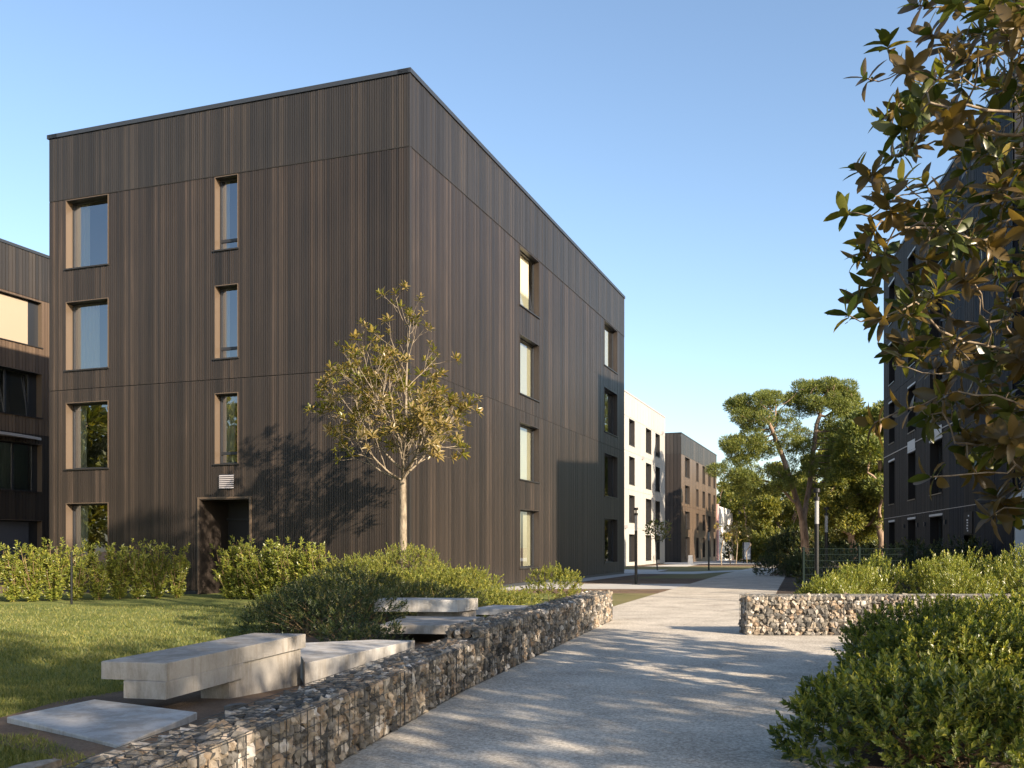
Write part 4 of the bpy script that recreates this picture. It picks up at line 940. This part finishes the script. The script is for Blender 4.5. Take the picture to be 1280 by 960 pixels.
# stone pine with two leaders
def pine():
    rng = np.random.default_rng(31); Y = 88.; k = Y/1200; X = lambda px: (px-640)*k; Z = lambda py: 1.5+(682-py)*k
    root = thing('pine_tree', 'tall two stemmed pine with rounded crowns above the far path', 'tree', (X(1007), Y, -.3))
    base_ = chain([(X(1008),Y,-.4),(X(1006),Y,Z(672)),(X(1004),Y,Z(652))], .5); par = [-1]+list(range(len(base_)-1)); f = len(base_)-1
    s1 = chain([(X(1004),Y,Z(652)),(X(1013),Y+.3,Z(610)),(X(1016),Y,Z(570)),(X(1021),Y,Z(530))], .5)[1:]
    s2 = chain([(X(1004),Y,Z(652)),(X(990),Y-.5,Z(612)),(X(978),Y-.5,Z(575)),(X(960),Y-.5,Z(530))], .5)[1:]
    s3 = chain([(X(990),Y-.5,Z(628)),(X(972),Y-1,Z(610)),(X(962),Y-1,Z(604))], .5)
    nodes = base_+s1; par += [f]+list(range(len(base_), len(nodes)-1)); n1 = len(nodes); nodes += s2; par += [f]+list(range(n1, len(nodes)-1)); n2 = len(nodes); nodes += s3; par += [n1+3]+list(range(n2, len(nodes)-1))
    def E(px, py, rx, rz, n): return ell((X(px), Y, Z(py)), (rx*k, rx*k*.8, rz*k), n, .45, rng)
    A = np.vstack([E(1027,497,40,25,150), E(947,515,35,26,150), E(932,560,28,20,60), E(985,550,26,30,34), E(1048,540,24,30,60), E(908,592,18,12,16), E(955,600,42,20,60), E(1045,592,26,28,46), E(1015,590,18,18,10)])
    P, par = colonize(nodes, par, A, .42, 30, .5, 100, .02, 5); r, ch = radii(P, par, .03, 2.0); r = r*(.38/r[0]); r = np.clip(r, .022, .38)
    tubes(P, par, r, 7).build('trunk', M['bark_pine'], root, smooth=True)
    ii = np.where(ch == 0)[0]; cs = [(P[i], rng.uniform(.4, 1.05)) for i in ii]; V, F = clumps(rng, cs, 100000, .28, .65, .2, .7); mb = MB(); mb.add(V, F); tag(mb.build('crown', M['leaf_pine'], root), kind='stuff')
pine()
bgt = [ # px, Y, height, spread, trunk, leafsize, label
 (1080,96,15.0,4.6,4.0,.42,'tall green tree right of the pine beside the shaded building','pine'),(1100,82,13.0,3.6,3.5,.40,'green tree half hidden behind the corner of the shaded building','pine'),
 (1052,120,15,5,3,.5,'far dark tree filling the gap right of the pine trunks','tree'),(922,180,13.5,4.8,1.5,.45,'dark green tree behind the small white building','tree'),
 (958,150,13,5.0,2,.5,'far dark tree below the left pine crown','tree'),(985,118,9.5,4.5,1.6,.42,'leafy tree directly left of the pine trunk','tree'),
 (937,160,12,5,1.5,.5,'farthest tree at the end of the path','tree'),(1035,100,8.0,3.4,2.2,.36,'yellow green tree behind the lamp posts','tree'),
 (1068,84,7.0,2.8,2.4,.34,'small yellow green tree with a bare trunk behind the fence','tree'),(1010,135,12,5,1.5,.5,'dark tree behind the pine trunk','tree'),(899,175,13,4.5,1.5,.5,'distant tree just visible past the far brown block','tree'),
 (1092,110,10,4,1,.45,'dark tree low behind the fence at the shaded building','tree')]
for k, (px, Y, h, sp, th, ls, lb, kd) in enumerate(bgt):
    leafy('broadleaf_tree' if kd == 'tree' else 'evergreen_tree', lb, (px-640)/1200*Y, Y, h*1.12, sp*1.1, float(gz(0, Y)), th, 22000 if kd == 'tree' else 28000, ls*.78, M['leaf_tree'] if kd == 'tree' else M['leaf_pine'], M['bark_pine'], 200+k, r0=.28, clump=1.15, na=60)
for k, (px, Y, h, sp, lb) in enumerate(((965,112,3.6,3.2,'low sunlit thicket left of the pine trunk'),(946,120,3.4,2.4,'low yellow green thicket beside the small white building'),(1030,96,3.0,3.2,'dark thicket under the trees right of the pine'),(1065,98,3.0,3.2,'dark thicket behind the green mesh fence'),(1095,92,3.2,3,'dark thicket at the foot of the shaded building'),(990,108,3.2,2.6,'dark thicket directly behind the pine trunk'),(945,130,4,4,'dark thicket at the far end of the path'))):
    bush('thicket', lb, 'shrub', (px-640)/1200*Y, Y, sp, 2.2, h, float(gz(0, Y))-.1, 700, .34, .5, M['leaf_tree'] if k < 2 else M['leaf_dark'], seed=230+k)
leafy('young_street_tree', 'small sparse young tree on the verge in front of the white building', (822-640)/1200*62, 62, 3.5, .95, -.1, 1.5, 260, .22, M['leaf_young'], M['bark_mag'], 250, r0=.05, clump=.3, na=40)
for k, px in enumerate((902,913,920,934)):
    leafy('young_street_tree', ORD[k] + ' thin staked young tree from the left before the small white building' if k < 3 else 'thin young tree behind the pale sign board', (px-640)/1200*(88+k*5), 88+k*5, 4.0+.3*k, .8, -.4, 2.0, 160, .26, M['leaf_young'], M['bark_mag'], 260+k, r0=.05, clump=.35, na=16, group='thin staked young trees' if k < 3 else None)
# trees standing outside the frame whose shade and reflections the photo shows
off = [(9.4,-2.6,6.9,2.7,4.3,2600),(6.4,-5.5,10.2,2.5,5.6,2400),(12.,-9.6,13.5,2.7,7,1700),(15.5,-16.,17.,3.2,9,1900),(3.0,-7.5,9.6,2.4,5.2,2200),(9.8,3.2,16.2,2.1,10.6,2800)]
for k, (x, y, h, sp, th, n) in enumerate(off):
    leafy('broadleaf_tree', ORD[k] + ' leafy tree behind the viewer on the right shading the path', x, y, h, sp, 0, th, n, .26, M['leaf_tree'], M['bark_mag'], 300+k, group='trees behind the viewer', r0=.18, clump=.9, na=46)
for k in range(8):
    leafy('broadleaf_tree', ORD[k] + ' leafy tree outside the left edge reflected in the lower windows', -40-3*(k % 2)+k*.5, 0+k*6.0, 9.5+(k % 3)*.8, 4., 0, 2, 4500, .6, M['leaf_tree'], M['bark_mag'], 320+k, group='trees left of the view', r0=.2, clump=1.5, na=30)

# ---------------- lamps, fence, small far things ----------------
def cyl(mb, x, y, z0, z1, r0, r1=None, n=12):
    r1 = r0 if r1 is None else r1; a = np.arange(n)*2*np.pi/n
    V = np.vstack([np.stack([x+r0*np.cos(a), y+r0*np.sin(a), np.full(n, z0)], 1), np.stack([x+r1*np.cos(a), y+r1*np.sin(a), np.full(n, z1)], 1)])
    k = np.arange(n); mb.add(V, np.stack([k, (k+1) % n, (k+1) % n+n, k+n], 1))
    for zz, rr in ((z0, r0), (z1, r1)):
        c = np.array([[x, y, zz]]); W = np.vstack([V[:n] if zz == z0 else V[n:], c])
        mb.add(W, [(i, (i+1) % n, (i+2) % n, n) for i in range(0, n, 2)])
def lamp(x, y, z0, h, label):
    root = thing('lamp_post', label, 'lamp post', (x, y, z0)); mb = MB(); cyl(mb, x, y, z0, z0+.02, .16); mb.build('base_plate', M['black'], root)
    mb = MB(); cyl(mb, x, y, z0+.02, z0+h*.70, .055); mb.build('pole', M['black'], root)
    mb = MB(); cyl(mb, x, y, z0+h*.70, z0+h*.90, .052); mb.build('lamp_tube', M['lamp_glass'], root)
    mb = MB(); cyl(mb, x, y, z0+h*.90, z0+h*.93, .075); cyl(mb, x, y, z0+h*.93, z0+h*.97, .03); cyl(mb, x, y, z0+h*.97, z0+h, .085); mb.build('cap', M['black'], root)
lamp(155/1200*37, 37, .01, 2.95, 'black lamp post in front of the white building')
lamp(246/1200*62, 62, -.09, 2.75, 'distant black lamp post in front of the far brown block')
lamp(381/1200*24, 24, 0, 2.92, 'taller looking black lamp post behind the right gabion')
lamp(393/1200*32, 32, 0, 2.78, 'black lamp post with narrow tube right of the taller looking one')
def fence():
    x0, y0, x1, y1 = 8.5, 28, 13.6, 28.6; d = norm(np.array([x1-x0, y1-y0])); l = math.hypot(x1-x0, y1-y0); root = thing('mesh_fence', 'dark green wire mesh fence behind the shrubs right of the path', 'fence', (x0, y0, 0)); F = Face((x0, y0), d, (d[1], -d[0]))
    for k in range(4): mb = MB(); s_ = k*l/3; F.box(mb, s_-.03, s_+.03, 0, 1.46, -.03, .03); mb.build('post', M['fence'], root)
    for k in range(3):
        mb = MB(); a = k*l/3+.03; b = (k+1)*l/3-.03; n = int((b-a)/.05)
        for i in range(n+1): s_ = a+(b-a)*i/n; F.box(mb, s_-.0028, s_+.0028, .05, 1.42, -.003, .003)
        for z in (.06,.26,.46,.66,.86,1.06,1.24,1.41): F.box(mb, a, b, z-.006, z+.006, .003, .011)
        mb.build('mesh_panel', M['fence'], root)
fence()
mb = MB(); x, y = 223/1200*95, 95; cyl(mb, x, y, -.4, .55, .28, .22); o = mb.build('bollard', M['white'], org=(x, y, -.4)); tag(o, 'pale round bollard at the corner of the far brown block', 'bollard')
sb = thing('sign_board', 'pale blue grey sign board on two legs at the far end of the path', 'sign', (294/1200*104, 104, -.4)); x = 294/1200*104
mb = MB(); box(mb, x-.45, x+.45, 104, 104.06, .0, 1.85); mb.build('panel', M['bluewhite'], sb)
for s_ in (-.4, .4): mb = MB(); box(mb, x+s_-.04, x+s_+.04, 103.93, 103.995, -.43, 1.9); mb.build('leg', M['black'], sb)
x = 332/1200*108; ys_ = thing('grit_bin', 'small bright yellow bin beyond the far end of the path', 'bin', (x, 108, -.45))
mb = MB(); prism(mb, [(x-.55,107.6),(x+.55,107.6),(x+.55,108.4),(x-.55,108.4)], -.45, .25, .03); mb.build('body', M['yellow'], ys_)
mb = MB(); prism(mb, [(x-.6,107.55),(x+.6,107.55),(x+.6,108.45),(x-.6,108.45)], .252, .42, .08); mb.build('lid', M['yellow'], ys_)
mb = MB(); cyl(mb, -11.15, 24.3, 0, 1.35, .03); o = mb.build('hedge_stake', M['black'], org=(-11.15, 24.3, 0)); tag(o, 'thin dark post standing in front of the hedge at far left', 'stake')
